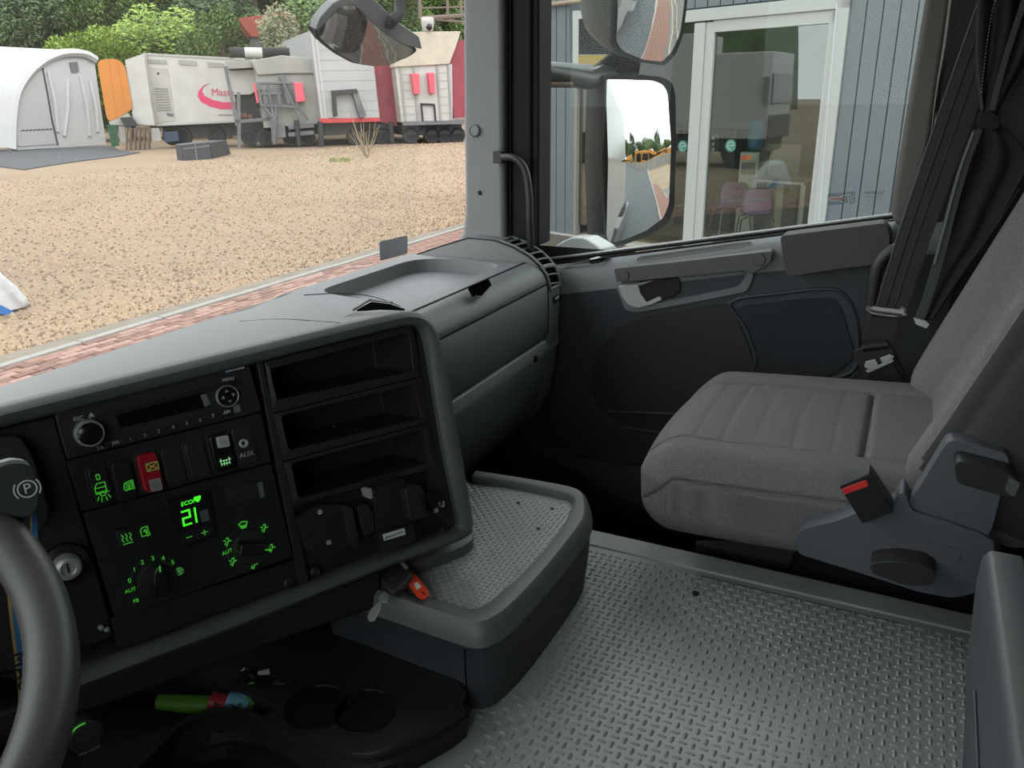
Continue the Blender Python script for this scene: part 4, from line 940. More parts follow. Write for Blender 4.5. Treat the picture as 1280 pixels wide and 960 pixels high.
def ribbon(pts, wpx, name, m, dx=-.03):
    A = cr([P(x-wpx/2, y, X=CX+dx) for x, y in pts], 4); B_ = cr([P(x+wpx/2, y, X=CX+dx) for x, y in pts], 4)
    me = MB().loft([[a, b, b+Vector((.003, 0, 0)), a+Vector((.003, 0, 0))] for a, b in zip(A, B_)], cu=True, caps=True).build(name, m, cur, bevel=.0006); return me
ribbon([(1222, 162), (1206, 205), (1190, 260), (1175, 320), (1155, 385), (1147, 402)], 13, 'hem', M['hem'])
ribbon([(1217, 165), (1199, 215), (1184, 270), (1168, 330)], 3, 'hem_piping', M['dash'], -.034)
ribbon([(1227, -40), (1222, 30), (1222, 90), (1228, 138)], 4, 'hem', M['hem'])
ribbon([(1295, -40), (1274, 20), (1252, 90), (1240, 138)], 8, 'hem', M['hem'])
for k in range(28):
    t = k/27; x = 1247-(1247-1227)*t**.6; y = -4+118*t
    q = P(x, y, X=CX-.036); MB().tube([q, q+Vector((0, .0004, -.0022))], .0005, 4).build('stitch', M['white_ink'], cur)
tie = rpoly(Fr((CX-.03, 0, 0), (0, -1, 0), (0, 0, 1)).pp([(1223, 142), (1240, 139), (1250, 146), (1250, 160), (1238, 164), (1222, 158)]), .003)
MB().prism(Fr((CX-.03, 0, 0), (0, -1, 0), (0, 0, 1)), tie, -.02, .008).build('tie_band', M['curtain'], cur, bevel=.004, seg=3)
q = Fr((CX-.045, 0, 0), (0, -1, 0), (0, 0, 1)); 
MB().prism(q, rpoly(q.pp([(1142, 397), (1157, 401), (1162, 405), (1158, 410), (1145, 405)]), .001), -.004, .003).build('magnet_clip', M['silver'], cur, bevel=.001)
MB().tube(cr([P(x, y, X=CX-.03) for x, y in ((1275, 235), (1240, 290), (1200, 345), (1165, 398))], 4), .004, 8).build('drape_edge', M['hem'] if False else M['curtain'], cur, smooth=True)
# narrow second curtain behind the rear pillar
c2 = thing('folded_blind', 'narrow folded dark blind edge between pillar trim and seat belt', 'blind', P(1164, 170, X=1.74))
A = cr([P(x, y, X=1.745) for x, y in ((1192, -40), (1186, 0), (1178, 60), (1170, 110), (1163, 170))], 4); B_ = cr([P(x, y, X=1.745) for x, y in ((1206, -40), (1197, 0), (1188, 60), (1176, 110), (1166, 165))], 4)
MB().loft([[a, a.lerp(b, .3)+Vector((-.008, 0, 0)), b, b+Vector((.004, 0, 0)), a+Vector((.004, 0, 0))] for a, b in zip(A, B_)], cu=True, caps=True).build('fold', M['pillar_b'], c2, smooth=True)

# ================================================================ CABINET AT THE RIGHT EDGE
cab = thing('storage_cabinet', 'tall grey plastic cabinet edge with pale seam at the right of the rubber mat', 'cabinet', (.6, -.15, 0))
mb = MB(); secs = []
for x in (.20, .45, .70, .88, .918, .924):
    e = .006 if x > .92 else 0
    secs.append([Vector((x, y, z)) for y, z in ((-.150-e, .0+e), (-.138-e, .10), (-.128-e, .20), (-.124-e, .26), (-.125-e, .290-e), (-.130-e, .298-e), (-.134, .300-e), (-.160, .300-e), (-.164, .296-e), (-.164, 0.0+e))])
mb.loft(secs, cu=True, caps=True).build('side_panel', M['cab'], cab, smooth=True)
MB().tube([Vector((x, -.1665, .298)) for x in (.2, .92)] + [Vector((.925, -.1665, .1)), Vector((.925, -.1665, .01))], .0022, 6).build('seam_trim', M['silver'], cab, smooth=True)
MB().wbox((.2, -.24, .0), (.915, -.171, .297)).build('cabinet_body', M['cab'], cab, bevel=.006)
MB().tube([Vector((x, y, z)) for x, y, z in ((.25, -.132, .14), (.6, -.129, .165), (.80, -.126, .20))], .0018, 6).build('moulded_rib', M['cab'], cab, smooth=True)

# ================================================================ STEERING WHEEL
SWt = .4836; wc = Vector((.0967, .6385, .4584)); wn = Vector((0, -math.sin(SWt), math.cos(SWt)))
WFm = Fr(wc, (1, 0, 0), (0, math.cos(SWt), math.sin(SWt)))
whl = thing('steering_wheel', 'black leather steering wheel rim at the left edge of the view', 'steering wheel', wc)
MB().tube([WFm.p(.23*math.cos(2*math.pi*k/96), .23*math.sin(2*math.pi*k/96)) for k in range(96)], .0185, 20, closed=True).build('rim', M['leather'], whl, smooth=True)
MB().lathe(WFm, [(.075, -.05), (.08, -.03), (.07, -.015), (.03, -.008), (.001, -.007)], 32).build('hub', M['panel2'], whl, smooth=True)
for a in (110, 70, 200, 250):
    c_, s_ = math.cos(R_(a+20)), math.sin(R_(a+20))
    MB().tube([WFm.p(c_*.06, s_*.06, -.03), WFm.p(c_*.14, s_*.14, -.018), WFm.p(c_*.225, s_*.225, 0)], [.018, .013, .012], 10).build('spoke', M['panel2'], whl, smooth=True)
MB().tube([wc-wn*.04, wc-wn*.35], .04, 16).build('column', M['black'], whl, smooth=True)

# parking brake lever
pb = thing('parking_brake_lever', 'black parking brake knob with a circled P beside the steering wheel', 'lever', P(35, 640, Y=.66))
bf = Fr(P(28, 615, Y=.62), (.90, -.42, 0), (.12, .25, .95))
q = rpoly(bf.pp([(-12, 592), (8, 580), (30, 579), (42, 585), (47, 604), (50, 626), (43, 645), (28, 648), (-10, 640)]), .006, 4)
MB().prism(bf, q, -.035, 0).build('knob', M['panel2'], pb, bevel=.005, seg=4)
MB().prism(bf, rpoly(bf.pp([(-12, 582), (16, 574), (34, 576), (38, 583), (10, 584), (-8, 594)], -.002), .003), -.03, -.001).build('knob_cap', M['dash'], pb, bevel=.003)
u, v = bf.px(34, 611); cir = [[(u+.0068*math.cos(a*.35), v+.0068*math.sin(a*.35)) for a in range(19)]]
br = [[(u+.0095*math.cos(a), v+.0095*math.sin(a)) for a in [s_+k*.2-.6 for k in range(7)]] for s_ in (0, math.pi)]
MB().strokes(bf, cir+br, .0011, .0005).build('park_symbol', M['white_ink'], pb)
text(bf, 'P', u, v, .0115, M['white_ink'], pb, w=.0008)
MB().tube([bf.p(.0, -.01, -.03), bf.p(-.02, -.04, -.10), bf.p(-.04, -.05, -.20)], .012, 12).build('stalk', M['panel'], pb, smooth=True)
# lanyard
ln = thing('lanyard', 'blue lanyard with yellow edges hanging behind the steering wheel', 'lanyard', P(20, 920, Y=.70))
lf = Fr(P(20, 800, Y=.70), (.87, -.5, 0), (0, 0, 1))
blue = mat('lanyard_blue', (.035, .16, .34), .7); yel = mat('lanyard_yellow', (.42, .27, .08), .7)
def strap(pl, pr, name, m, w_):
    A = cr2([lf.px(*p) for p in pl], 4); B_ = cr2([lf.px(*p) for p in pr], 4)
    return MB().loft([[lf.p(*a, w_), lf.p(*b, w_), lf.p(*b, w_-.0015), lf.p(*a, w_-.0015)] for a, b in zip(A, B_)], cu=True, caps=True).build(name, m, ln)
strap([(9, 745), (14, 790), (19, 830), (23, 870), (22, 930)], [(13, 745), (18, 790), (23, 830), (26, 870), (25, 930)], 'yellow_edge', yel, 0)
strap([(13, 745), (18, 790), (23, 830), (26, 870), (25, 930)], [(26, 745), (31, 790), (35, 830), (38, 870), (37, 930)], 'ribbon', blue, 0)
strap([(41, 636), (40, 660), (40, 700)], [(46, 636), (47, 660), (49, 700)], 'ribbon', blue, -.002)
strap([(39, 636), (38, 660), (38, 700)], [(41, 636), (40, 660), (40, 700)], 'yellow_edge', yel, -.002)
u, v = lf.px(28.5, 845); text(lf, 'MAUL', u, v, .021, M['black_ink'], ln, w=.0006, rot=-1.53)

# ================================================================ KEYS
ks = thing('ignition_key', 'truck key with black fob, steel ring and red tag lying over the tray rim', 'key', P(495, 735, Z=TZ))
KZ = TZ+.010
K = HZ(KZ)
bd = [(462, 776), (459, 771), (463, 762), (471, 754), (475, 750), (473, 747), (480, 738), (487, 744), (483, 752), (477, 752), (475, 762), (468, 775)]
MB().prism(HZ(KZ-.002), K.pp(bd), 0, .0022).build('blade', M['steel'], ks, bevel=.0004)
MB().strokes(HZ(KZ), [[K.px(466, 768), K.px(476, 753)]], .0012, .0003).build('blade_groove', M['silver'], ks)
fb = rpoly(K.pp([(477, 733), (476, 727), (486, 706), (493, 702), (508, 709), (516, 718), (514, 726), (500, 742), (492, 745)]), .004, 4)
MB().prism(HZ(KZ-.003), fb, 0, .011).build('fob', M['key_blk'], ks, bevel=.003, seg=4)
MB().lathe(HZ(KZ+.008), [(.0095, -.001), (.0095, .0006), (.0088, .001), (.0082, .0003), (.004, .0003)], 24, *HZ(KZ+.008).px(492, 724)).build('fob_emblem', M['panel2'], ks, smooth=True)
ez = HZ(KZ+.009); u, v = ez.px(492, 724)
MB().strokes(ez, [[(u+.004*math.cos(a*.5), v+.0045*math.sin(a*.5)) for a in range(9)], [(u-.002, v), (u+.003, v+.002)]], .0009, 0).build('emblem_mark', M['bezel'], ks)
tg = rpoly([K.px(x, y) for x, y in ((500, 706), (507, 704), (516, 712), (535, 735), (536, 742), (530, 746), (522, 743), (512, 730))], .005, 4)
MB().prism(HZ(KZ-.006), tg, 0, .004).build('tag', M['orange_red'], ks, bevel=.001, label='red plastic key tag')
MB().prism(HZ(KZ-.002), [K.px(x, y) for x, y in ((517, 728), (522, 726), (527, 732), (521, 736))], .0, .0006).build('tag_label', M['white_lbl'], ks)
MB().prism(HZ(KZ-.002), [K.px(x, y) for x, y in ((527, 738), (529, 738), (532, 742), (530, 742))], .0, .0004).build('tag_hole', M['black'], ks)
rc = P(500, 700, Z=KZ+.010); RF = Fr(rc, (.75, -.66, 0), (.35, .40, .85))
MB().tube([RF.p(.0075*math.cos(a*.2618), .0150*math.sin(a*.2618)+.002) for a in range(24)], .0013, 8, closed=True).build('key_ring', M['chrome'], ks, smooth=True)
MB().tube([RF.p(.0065*math.cos(a*.2618)+.002, .0140*math.sin(a*.2618)+.001, .002) for a in range(24)], .0011, 8, closed=True).build('key_ring', M['chrome'], ks, smooth=True)
MB().prism(HZ(KZ+.008), K.pp([(500, 710), (503, 708), (511, 716), (508, 719)]), 0, .0015).build('ring_loop', M['silver'], ks)

# ================================================================ WRAPPER in the lower console
wp = thing('snack_wrapper', 'green paper tube with red and blue label lying in the lower console tray', 'wrapper', P(260, 880, Z=.02))
gf = Fr(P(260, 878, Z=.03), (P(320, 878, Z=.03)-P(200, 878, Z=.03)), (.3, .3, .9))
g1 = mat('wrapper_green', (.07, .20, .015), .5); r1 = mat('wrapper_red', (.35, .02, .03), .5); b1 = mat('wrapper_blue', (.12, .32, .42), .5)
def tubeseg(x0, x1, name, m, ra=.0125, rb=.0125):
    a = Vector(gf.px(x0, 877)); b = Vector(gf.px(x1, 882)); MB().tube([gf.p(a.x, a.y), gf.p(b.x, b.y)], [ra, rb], 16).build(name, m, wp, smooth=True)
tubeseg(198, 264, 'roll', g1, .010, .0130); tubeseg(264, 286, 'red_band', r1, .0134, .0138); tubeseg(286, 313, 'blue_band', b1, .0138, .0140)
tubeseg(308, 318, 'torn_end', g1, .0125, .009)
q = gf.pp([(286, 868), (312, 855), (320, 860), (318, 872), (300, 872)]); MB().prism(gf, q, -.012, -.010).build('flap', g1, wp)
gm_ = gf.off(.0145)
for s, x in (('4L', 275), ):
    u, v = gf.px(x, 880); text(gm_, s, u, v, .015, M['black_ink'], wp, w=.0, rot=-1.4)
u, v = gf.px(300, 882); sc_ = .006
MB().strokes(gm_, [[(u-sc_, v+sc_), (u, v+.2*sc_), (u+sc_, v+1.2*sc_)], [(u-1.2*sc_, v-sc_*.3), (u, v+.2*sc_), (u+sc_*.6, v-sc_)], [(u-sc_*.5, v-sc_), (u+sc_*.1, v-.2*sc_)]], .0018, 0).build('band_symbol', M['black_ink'], wp)
cl_ = thing('plastic_wrap', 'crumpled clear plastic wrap behind the green paper tube in the console tray', 'wrapper', P(330, 850, Z=.02))
rr = random.Random(3); vs = []; fs = []
for i in range(9):
    for j in range(7):
        q = P(300+i*9, 838+j*5, Z=.03); vs.append(q+Vector((rr.uniform(-.004, .004), rr.uniform(-.004, .004), rr.uniform(0, .022))))
for i in range(8):
    for j in range(6): fs.append((i*7+j, i*7+j+1, i*7+j+8, i*7+j+7))
obj('film', vs, fs, M['gloss'], cl_)

# ================================================================ OUTSIDE: ground, kerb, bricks
GZ = -1.5
def noisy(name, c1, c2, scale, rough=.9, bump=.5, c3=None):
    m = bpy.data.materials.new(name); m.use_nodes = True; n = m.node_tree; b = n.nodes['Principled BSDF']; b.inputs['Roughness'].default_value = rough; b.inputs['Specular IOR Level'].default_value = .2
    t = n.nodes.new('ShaderNodeTexCoord'); x = n.nodes.new('ShaderNodeTexNoise'); x.inputs['Scale'].default_value = scale; x.inputs['Detail'].default_value = 8; x.inputs['Roughness'].default_value = .7
    y = n.nodes.new('ShaderNodeTexNoise'); y.inputs['Scale'].default_value = .25; y.inputs['Detail'].default_value = 4
    r = n.nodes.new('ShaderNodeValToRGB'); r.color_ramp.elements[0].position = .36; r.color_ramp.elements[1].position = .62
    r.color_ramp.elements[0].color = (*c1, 1); r.color_ramp.elements[1].color = (*c2, 1)
    n.links.new(t.outputs['Object'], x.inputs['Vector']); n.links.new(t.outputs['Object'], y.inputs['Vector']); n.links.new(x.outputs['Fac'], r.inputs['Fac'])
    if c3:
        r2 = n.nodes.new('ShaderNodeValToRGB'); r2.color_ramp.elements[0].position = .48; r2.color_ramp.elements[1].position = .68; r2.color_ramp.elements[0].color = (0, 0, 0, 1); r2.color_ramp.elements[1].color = (.7, .7, .7, 1)
        n.links.new(y.outputs['Fac'], r2.inputs['Fac']); mx = n.nodes.new('ShaderNodeMixRGB'); n.links.new(r2.outputs['Color'], mx.inputs['Fac']); n.links.new(r.outputs['Color'], mx.inputs['Color1']); mx.inputs['Color2'].default_value = (*c3, 1)
        n.links.new(mx.outputs['Color'], b.inputs['Base Color'])
    else: n.links.new(r.outputs['Color'], b.inputs['Base Color'])
    bp = n.nodes.new('ShaderNodeBump'); bp.inputs['Strength'].default_value = bump; bp.inputs['Distance'].default_value = .02; n.links.new(x.outputs['Fac'], bp.inputs['Height']); n.links.new(bp.outputs['Normal'], b.inputs['Normal'])
    return m
GRAV = noisy('gravel', (.18, .13, .09), (.27, .20, .138), 14, c3=(.18, .13, .09))
ASPH = noisy('asphalt', (.06, .062, .066), (.085, .087, .092), 30)
BRK = [mat('red_brick_%s' % c, k, .9, bump=.4, bscale=60, var=.2, vscale=12) for c, k in (('dull', (.20, .115, .088)), ('pale', (.26, .16, .13)), ('deep', (.15, .082, .064)))]
CONC = noisy('pale_concrete', (.22, .21, .19), (.28, .27, .25), 20)
MB().wbox((-150, -150, GZ-.3), (250, 250, GZ)).build('ground', GRAV, kind='structure')
def flat(poly, z0, z1, name, m, **k): return MB().prism(Fr((0, 0, 0), (1, 0, 0), (0, 1, 0)), poly, z0, z1).build(name, m, **k)
# gravel chips
def chips(n, seed, m, s0, s1, name, far):
    r = random.Random(seed); vs = []; fs = []
    for i in range(n):
        d = 7.7+(far-7.7)*r.random()**1.7; 
        y = d; xl = .30*y if True else 0; x = r.uniform(.45*y-1, 2.1*y+4)
        if (x > 17 and y < 9): continue
        s = r.uniform(s0, s1)*(1+d*.02); a = r.random()*6.28; b = len(vs)
        for k in range(3): vs.append(Vector((x+s*math.cos(a+k*2.1)*r.uniform(.6, 1.2), y+s*math.sin(a+k*2.1)*r.uniform(.6, 1.2), GZ-.003)))
        vs.append(Vector((x, y, GZ+s*r.uniform(.4, .9)))); fs += [(b, b+1, b+3), (b+1, b+2, b+3), (b+2, b, b+3)]
    return obj(name, vs, fs, m, kind='stuff', label={'a': 'pale chips of gravel scattered over the yard', 'b': 'brown chips of gravel scattered over the yard'}[m.name[-1]], cat='gravel')
chips(26000, 1, mat('chip_a', (.34, .25, .165), .9), .015, .038, 'gravel_chips', 26)
chips(14000, 2, mat('chip_b', (.15, .10, .065), .9), .015, .035, 'gravel_chips', 26)
# kerb
KY = 7.24
kb = thing('trim_4', None, None, (8, KY, GZ), kind='structure')
r = random.Random(5); x = -3.0; i = 0; proto = None
while x < 26:
    L = 1.0
    if proto is None:
        proto = MB().wbox((x, KY, GZ), (x+L-.012, KY+.10, GZ+.045)).build('kerbstone', CONC, kb, bevel=.008); x0k = x
    else:
        o = proto.copy(); SC.collection.objects.link(o); o.parent = kb; o.location = proto.location+Vector((x-x0k, 0, r.uniform(-.004, .004)))
    x += L
flat([(-3, KY+.10), (26, KY+.10), (26, KY+.42), (-3, KY+.40)], GZ-.05, GZ+.012, 'kerb_haunch', mat('haunch', (.155, .135, .105), .9, bump=.5, bscale=30, var=.15, vscale=4), kind='structure')
# brick paving
pv = thing('brick_paving', None, None, (8, 6.2, GZ), kind='structure')
rows = []
for j in range(12):
    y = KY-.105-j*.105; off = (j % 2)*.1
    for k in range(-10, 110):
        rows.append((k*.207+off, y))
def bd_(q): return math.hypot(q[0], q[1])
vis = [q for q in rows if q[1] > 6.1 and q[0] > .5*q[1] and q[0] < 15]
vis.sort(key=bd_); near_b = set(vis[:300]); protoB = {}
mbx = MB(); r = random.Random(8)
for (x, y) in rows:
    if (x, y) in near_b:
        m = r.choice(BRK)
        if m.name not in protoB:
            protoB[m.name] = (MB().wbox((x, y, GZ), (x+.197, y+.095, GZ+.03)).build('brick', m, pv, bevel=.004, seg=1), (x, y)); protoB[m.name][0].rotation_euler = (0, 0, 0)
        else:
            p0, (px_, py_) = protoB[m.name]; o = p0.copy(); SC.collection.objects.link(o); o.parent = pv; o.location = p0.location+Vector((x-px_+r.uniform(-.002, .002), y-py_, r.uniform(-.006, .004)))
    else: mbx.wbox((x, y, GZ), (x+.196, y+.095, GZ+.028+r.uniform(-.004, .004)))
mbx.build('brick_rows', BRK[0], pv, kind='stuff')
flat([(-8, 4.0), (30, 4.0), (30, KY), (-8, KY)], GZ-.05, GZ+.010, 'paving_joint', mat('joint_sand', (.045, .034, .026), .95), kind='structure')
# asphalt lane beside the truck, side kerb, side bricks and pavers (seen in the mirrors)
flat([(-6, -60), (3.4, -60), (3.4, 4.0), (-6, 4.0)], GZ-.05, GZ+.012, 'asphalt_lane', ASPH, kind='structure')
MB().wbox((3.42, -34, GZ), (3.54, 4.4, GZ+.06)).build('side_kerb', CONC, kind='structure')
def brickmat(name, c1, c2, mo, sc, rot=0):
    m = bpy.data.materials.new(name); m.use_nodes = True; n = m.node_tree; b = n.nodes['Principled BSDF']; b.inputs['Roughness'].default_value = .9
    t = n.nodes.new('ShaderNodeTexCoord'); mp = n.nodes.new('ShaderNodeMapping'); mp.inputs['Rotation'].default_value = (0, 0, rot); x = n.nodes.new('ShaderNodeTexBrick'); x.inputs['Scale'].default_value = sc
    x.inputs['Color1'].default_value = (*c1, 1); x.inputs['Color2'].default_value = (*c2, 1); x.inputs['Mortar'].default_value = (*mo, 1); x.inputs['Mortar Size'].default_value = .03
    n.links.new(t.outputs['Object'], mp.inputs['Vector']); n.links.new(mp.outputs[0], x.inputs['Vector']); n.links.new(x.outputs['Color'], b.inputs['Base Color']); return m
flat([(3.56, -14), (5.0, -14), (5.0, 4.0), (3.56, 4.0)], GZ-.05, GZ+.03, 'side_bricks', brickmat('side_brick', (.21, .09, .065), (.165, .07, .05), (.06, .05, .04), 2.4, 1.57), kind='structure')
flat([(5.02, -14), (11, -14), (11, 4.0), (5.02, 4.0)], GZ-.05, GZ+.03, 'side_pavers', brickmat('side_paver', (.15, .14, .125), (.10, .095, .09), (.05, .045, .04), 2.2, .78), kind='structure')
for x in (5.3, 5.9): MB().wbox((x, -13, GZ+.03), (x+.08, 3, GZ+.034)).build('paint_line', mat('cream_paint', (.33, .28, .18), .8) if x < 5.5 else bpy.data.materials['cream_paint'], kind='structure')
wm = thing('entrance_mat', 'grey mat with large lettering lying outside the glass doors, seen in the upper mirror', 'mat', (6.0, 1.0, GZ+.03))
flat([(4.9, -.4), (6.5, -.4), (6.5, 2.6), (4.9, 2.6)], GZ+.031, GZ+.04, 'mat_base', mat('mat_grey', (.16, .17, .17), .9), parent=wm)
text(Fr((5.7, 1.1, GZ+.04), (0, 1, 0), (-1, 0, 0)), 'CARGO', 0, 0, .95, mat('mat_letter', (.05, .055, .055), .9), wm, w=.002)

# ---------------------------------------------------------------- white sack at the left
SK = Fr(P(0, 395, Z=GZ), (P(48, 384, Z=GZ)-P(0, 396, Z=GZ)), (0, 0, 1))
sk = thing('white_sack', 'white woven sack with blue stripe lying on the gravel at far left', 'sack', SK.O)
rs = random.Random(4); o_ = cr2(SK.pp([(-70, 420), (-60, 340), (-25, 325), (0, 334), (15, 345), (33, 362), (45, 378), (40, 386), (18, 392), (-20, 404)]), 4, True)
secs = []
for w_, s_ in ((.0, .80), (-.05, .93), (-.16, 1.0), (-.3, .96), (-.42, .8), (-.5, .55)):
    c = (-.30, .22); secs.append([SK.p(c[0]+(u-c[0])*s_+rs.uniform(-.006, .006), max(.005, c[1]+(v-c[1])*s_+rs.uniform(-.006, .006)), w_) for u, v in o_])
MB().loft(secs, cu=True, caps=True).build('sack_body', mat('sack_white', (.48, .48, .49), .7, bump=.8, bscale=6), sk, smooth=True)
SK2 = SK.off(.004)
q = SK2.pp([(-20, 372), (0, 381), (18, 390), (12, 394), (-4, 392), (-20, 388)]); MB().prism(SK2, q, -.03, .006).build('blue_stripe', mat('sack_blue', (.03, .14, .40), .7), sk)
MB().tube(cr([SK2.p(*SK2.px(x, y)) for x, y in ((9, 332), (10, 340), (20, 349), (30, 360), (40, 372), (45, 382))], 3), .006, 6).build('sack_string', mat('string_white', (.3, .28, .24), .8), sk)

# ---------------------------------------------------------------- tent
def vfr(p0, p1, z=GZ):
    a = P(*p0, Z=z); b = P(*p1, Z=z); return Fr(a, b-a, (0, 0, 1))
tarp = mat('white_tarpaulin', (.40, .40, .40), .6, bump=.6, bscale=1.5, var=.04, vscale=.6)
tarp2 = mat('tarpaulin_shade_panel', (.35, .35, .345), .6, bump=.6, bscale=1.5)
TF = vfr((14, 190), (133, 181))
tent = thing('storage_tent', 'white arched tarpaulin tent on an asphalt pad at the left of the yard', 'tent', TF.O)
arch = [(13, 188), (16, 150), (20, 118), (32, 95), (50, 78), (70, 70), (88, 69), (105, 70), (118, 74), (121, 100), (126, 140), (132, 181)]
ac = cr2(TF.pp([(14, 188), (15, 150), (20, 118), (34, 94), (52, 78), (72, 69), (90, 67), (106, 69), (118, 76)]), 4)
rt_ = TF.pp([(124, 120), (133, 181)])
MB().prism(TF, ac+rt_, -.2, 0).build('front_panel', tarp, tent)
bo = Vector((-11, 3.5, 0))
oc = [TF.p(u, v+.15, .25) for u, v in ac]
MB().loft([[p for p in oc], [p+bo*.5+Vector((0, 0, .15)) for p in oc], [p+bo*1.3 for p in oc]], cu=False).build('roof_skin', tarp, tent, smooth=True)
MB().tube([TF.p(u, v+.05, .1) for u, v in ac], .22, 6).build('arch_hoop', tarp, tent, smooth=True)
for k in range(0, len(ac), 1):
    u, v = ac[k]; 
dp = TF.pp([(22, 183), (18, 150), (24, 118), (36, 98), (52, 86), (56, 110), (62, 140), (70, 180)])
MB().prism(TF, dp, 0, .05).build('door_flap', tarp2, tent)
MB().strokes(TF, [TF.pp([(52, 84), (58, 115), (64, 150), (71, 180)])], .10, .05, .02).build('zip_line', mat('zip_dark', (.05, .05, .05), .8), tent)
q = TF.pp([(86, 78), (96, 77), (98, 90), (89, 91)]); MB().prism(TF, q, 0, .06).build('vent_window', mat('tent_vent', (.12, .12, .12), .8), tent)
MB().strokes(TF, [TF.pp([(0+x, 165-x*.05), (x+3, 164-x*.05)]) for x in range(26, 62, 5)], .06, .06).build('lacing', bpy.data.materials['zip_dark'], tent)
for (a, b) in (((60, 90), (72, 165)), ((84, 100), (80, 170)), ((100, 95), (112, 170)), ((112, 100), (122, 165))):
    MB().tube([TF.p(*TF.px(*a), .0), TF.p(*TF.px((a[0]+b[0])/2+1, (a[1]+b[1])/2), .08), TF.p(*TF.px(*b), .0)], .12, 6).build('tarp_fold', tarp, tent, smooth=True)
q = [P(x, y, Z=GZ).xy for x, y in ((-60, 210), (0, 209), (30, 213), (60, 208), (100, 202), (150, 196), (175, 191), (150, 189), (140, 183), (60, 186), (-60, 190))]
flat([tuple(p) for p in q], GZ-.05, GZ+.04, 'asphalt_apron', ASPH, kind='structure')

# ---------------------------------------------------------------- trailers and trucks
W_ = mat('trailer_white', (.36, .35, .33), .5, var=.08, vscale=1.2)
W2 = mat('trailer_offwhite', (.30, .29, .265), .6, var=.12, vscale=1)
GR = mat('trailer_grey_white', (.31, .31, .31), .5, var=.06, vscale=1.5)
RD = mat('trailer_dark_red', (.19, .028, .04), .55, var=.15, vscale=1.5)
OR = mat('orange_door', (.42, .15, .02), .6, var=.06, vscale=.8)
DK = mat('chassis_black', (.02, .02, .021), .7); DG = mat('machine_grey', (.10, .104, .108), .6, var=.2, vscale=2)
TY = mat('tyre_black', (.018, .018, .018), .85); TP = mat('tarp_beige', (.38, .34, .27), .8, bump=.5, bscale=2, var=.08, vscale=2); TG = mat('tarp_grey', (.235, .23, .215), .8, bump=.8, bscale=2, var=.08, vscale=1)
PINK = mat('pink_red_box', (.52, .07, .10), .5); RLOGO = mat('logo_red', (.45, .02, .08), .5)
def wheel(mb_parent, F, x, y, rpx, w, name='wheel'):
    u, v = F.px(x, y, w); u2, v2 = F.px(x, y+rpx, w); rr = abs(v2-v)
    o = MB().lathe(F.off(w), [(rr*.55, -.28), (rr*.95, -.28), (rr, -.22), (rr, -.04), (rr*.94, 0), (rr*.6, 0), (rr*.55, -.06), (rr*.2, -.05), (.01, -.02)], 20, u, v).build(name, TY, mb_parent, smooth=True)
    return o
def P3(F, pts, w0, w1, name, m, parent, **k): return MB().prism(F, F.pp(pts, w1 if w1 > 0 else 0), w0, w1).build(name, m, parent, **k)
# white trailer with red swoosh
F1 = vfr((194, 186), (300, 184)); F1f = vfr((150, 190), (192, 186))
t1 = thing('box_trailer', 'white box trailer with red swoosh lettering and side door', 'trailer', F1.O)
P3(F1, [(179, 67), (305, 74), (310, 151), (193, 157)], -2.3, 0, 'body', W_, t1)
MB().strokes(F1, [F1.pp([(180, 67.5), (305, 74)]), F1.pp([(193, 156.5), (309, 151)]), F1.pp([(180, 68), (193, 156)])], .10, 0, .04).build('edge_rail', W2, t1)
P3(F1, [(185, 84), (209, 86), (219, 151), (194, 154)], 0, .03, 'door_panel', W2, t1)
lv = MB()
for k in range(9): lv.strokes(F1, [F1.pp([(194+k*.45, 110+k*3.4), (209+k*.6, 110.5+k*3.3)])], .05, .03, .05)
lv.build('louvre', TG, t1)
for q in ([(184, 74), (207, 75), (208, 80), (185, 79)], [(223, 75), (245, 76.5), (246, 82), (224, 81)], [(259, 77.5), (279, 79), (279, 84), (260, 83.5)]):
    P3(F1, q, 0, .04, 'vent_window', TG, t1)
MB().lathe(F1, [(.06, 0), (.06, .04)], 10, *F1.px(198, 92)).build('door_knob', DK, t1)
P3(F1, [(208, 141), (216, 142), (217, 146), (209, 145)], 0, .05, 'number_plate', DG, t1)
# swoosh
import itertools
oo = [(262, 104), (254, 107), (248, 114), (247, 120), (251, 127), (262, 133), (276, 136.5), (300, 137), (300, 127), (280, 128), (266, 125), (256, 120), (252, 114), (255, 108)]
P3(F1, oo, .0, .02, 'swoosh', RLOGO, t1)
u, v = F1.px(264, 115.5); u2, v2 = F1.px(264, 109); text(F1, 'Master', u, v, abs(v2-v)*2.0, RLOGO, t1, w=.03, align='LEFT', rot=-.03)
u, v = F1.px(273, 143.5); text(F1, 'www.master.eu', u, v, abs(v2-F1.px(264, 115.5)[1])*.6, DK, t1, w=.03, align='LEFT', rot=-.02)
P3(F1, [(195, 157), (300, 152), (300, 170), (205, 174)], -1.6, -.6, 'chassis', DK, t1)
for x, y in ((214, 170), (228, 170), (270, 170)): wheel(t1, F1, x, y, 12, -.5)
P3(F1, [(204, 165), (222, 164), (224, 176), (206, 178)], -.5, .1, 'blue_box', mat('dark_blue_box', (.02, .03, .06), .6), t1)
# end wall of the trailer
F2 = vfr((160, 187), (192, 186.5))
q = F1f.pp([(160, 74), (179, 68), (193, 157), (166, 155)]); 
MB().prism(F2, F2.pp([(156, 75), (179, 67), (193, 157), (167, 155)]), -.5, -.02).build('end_wall', W_, t1)
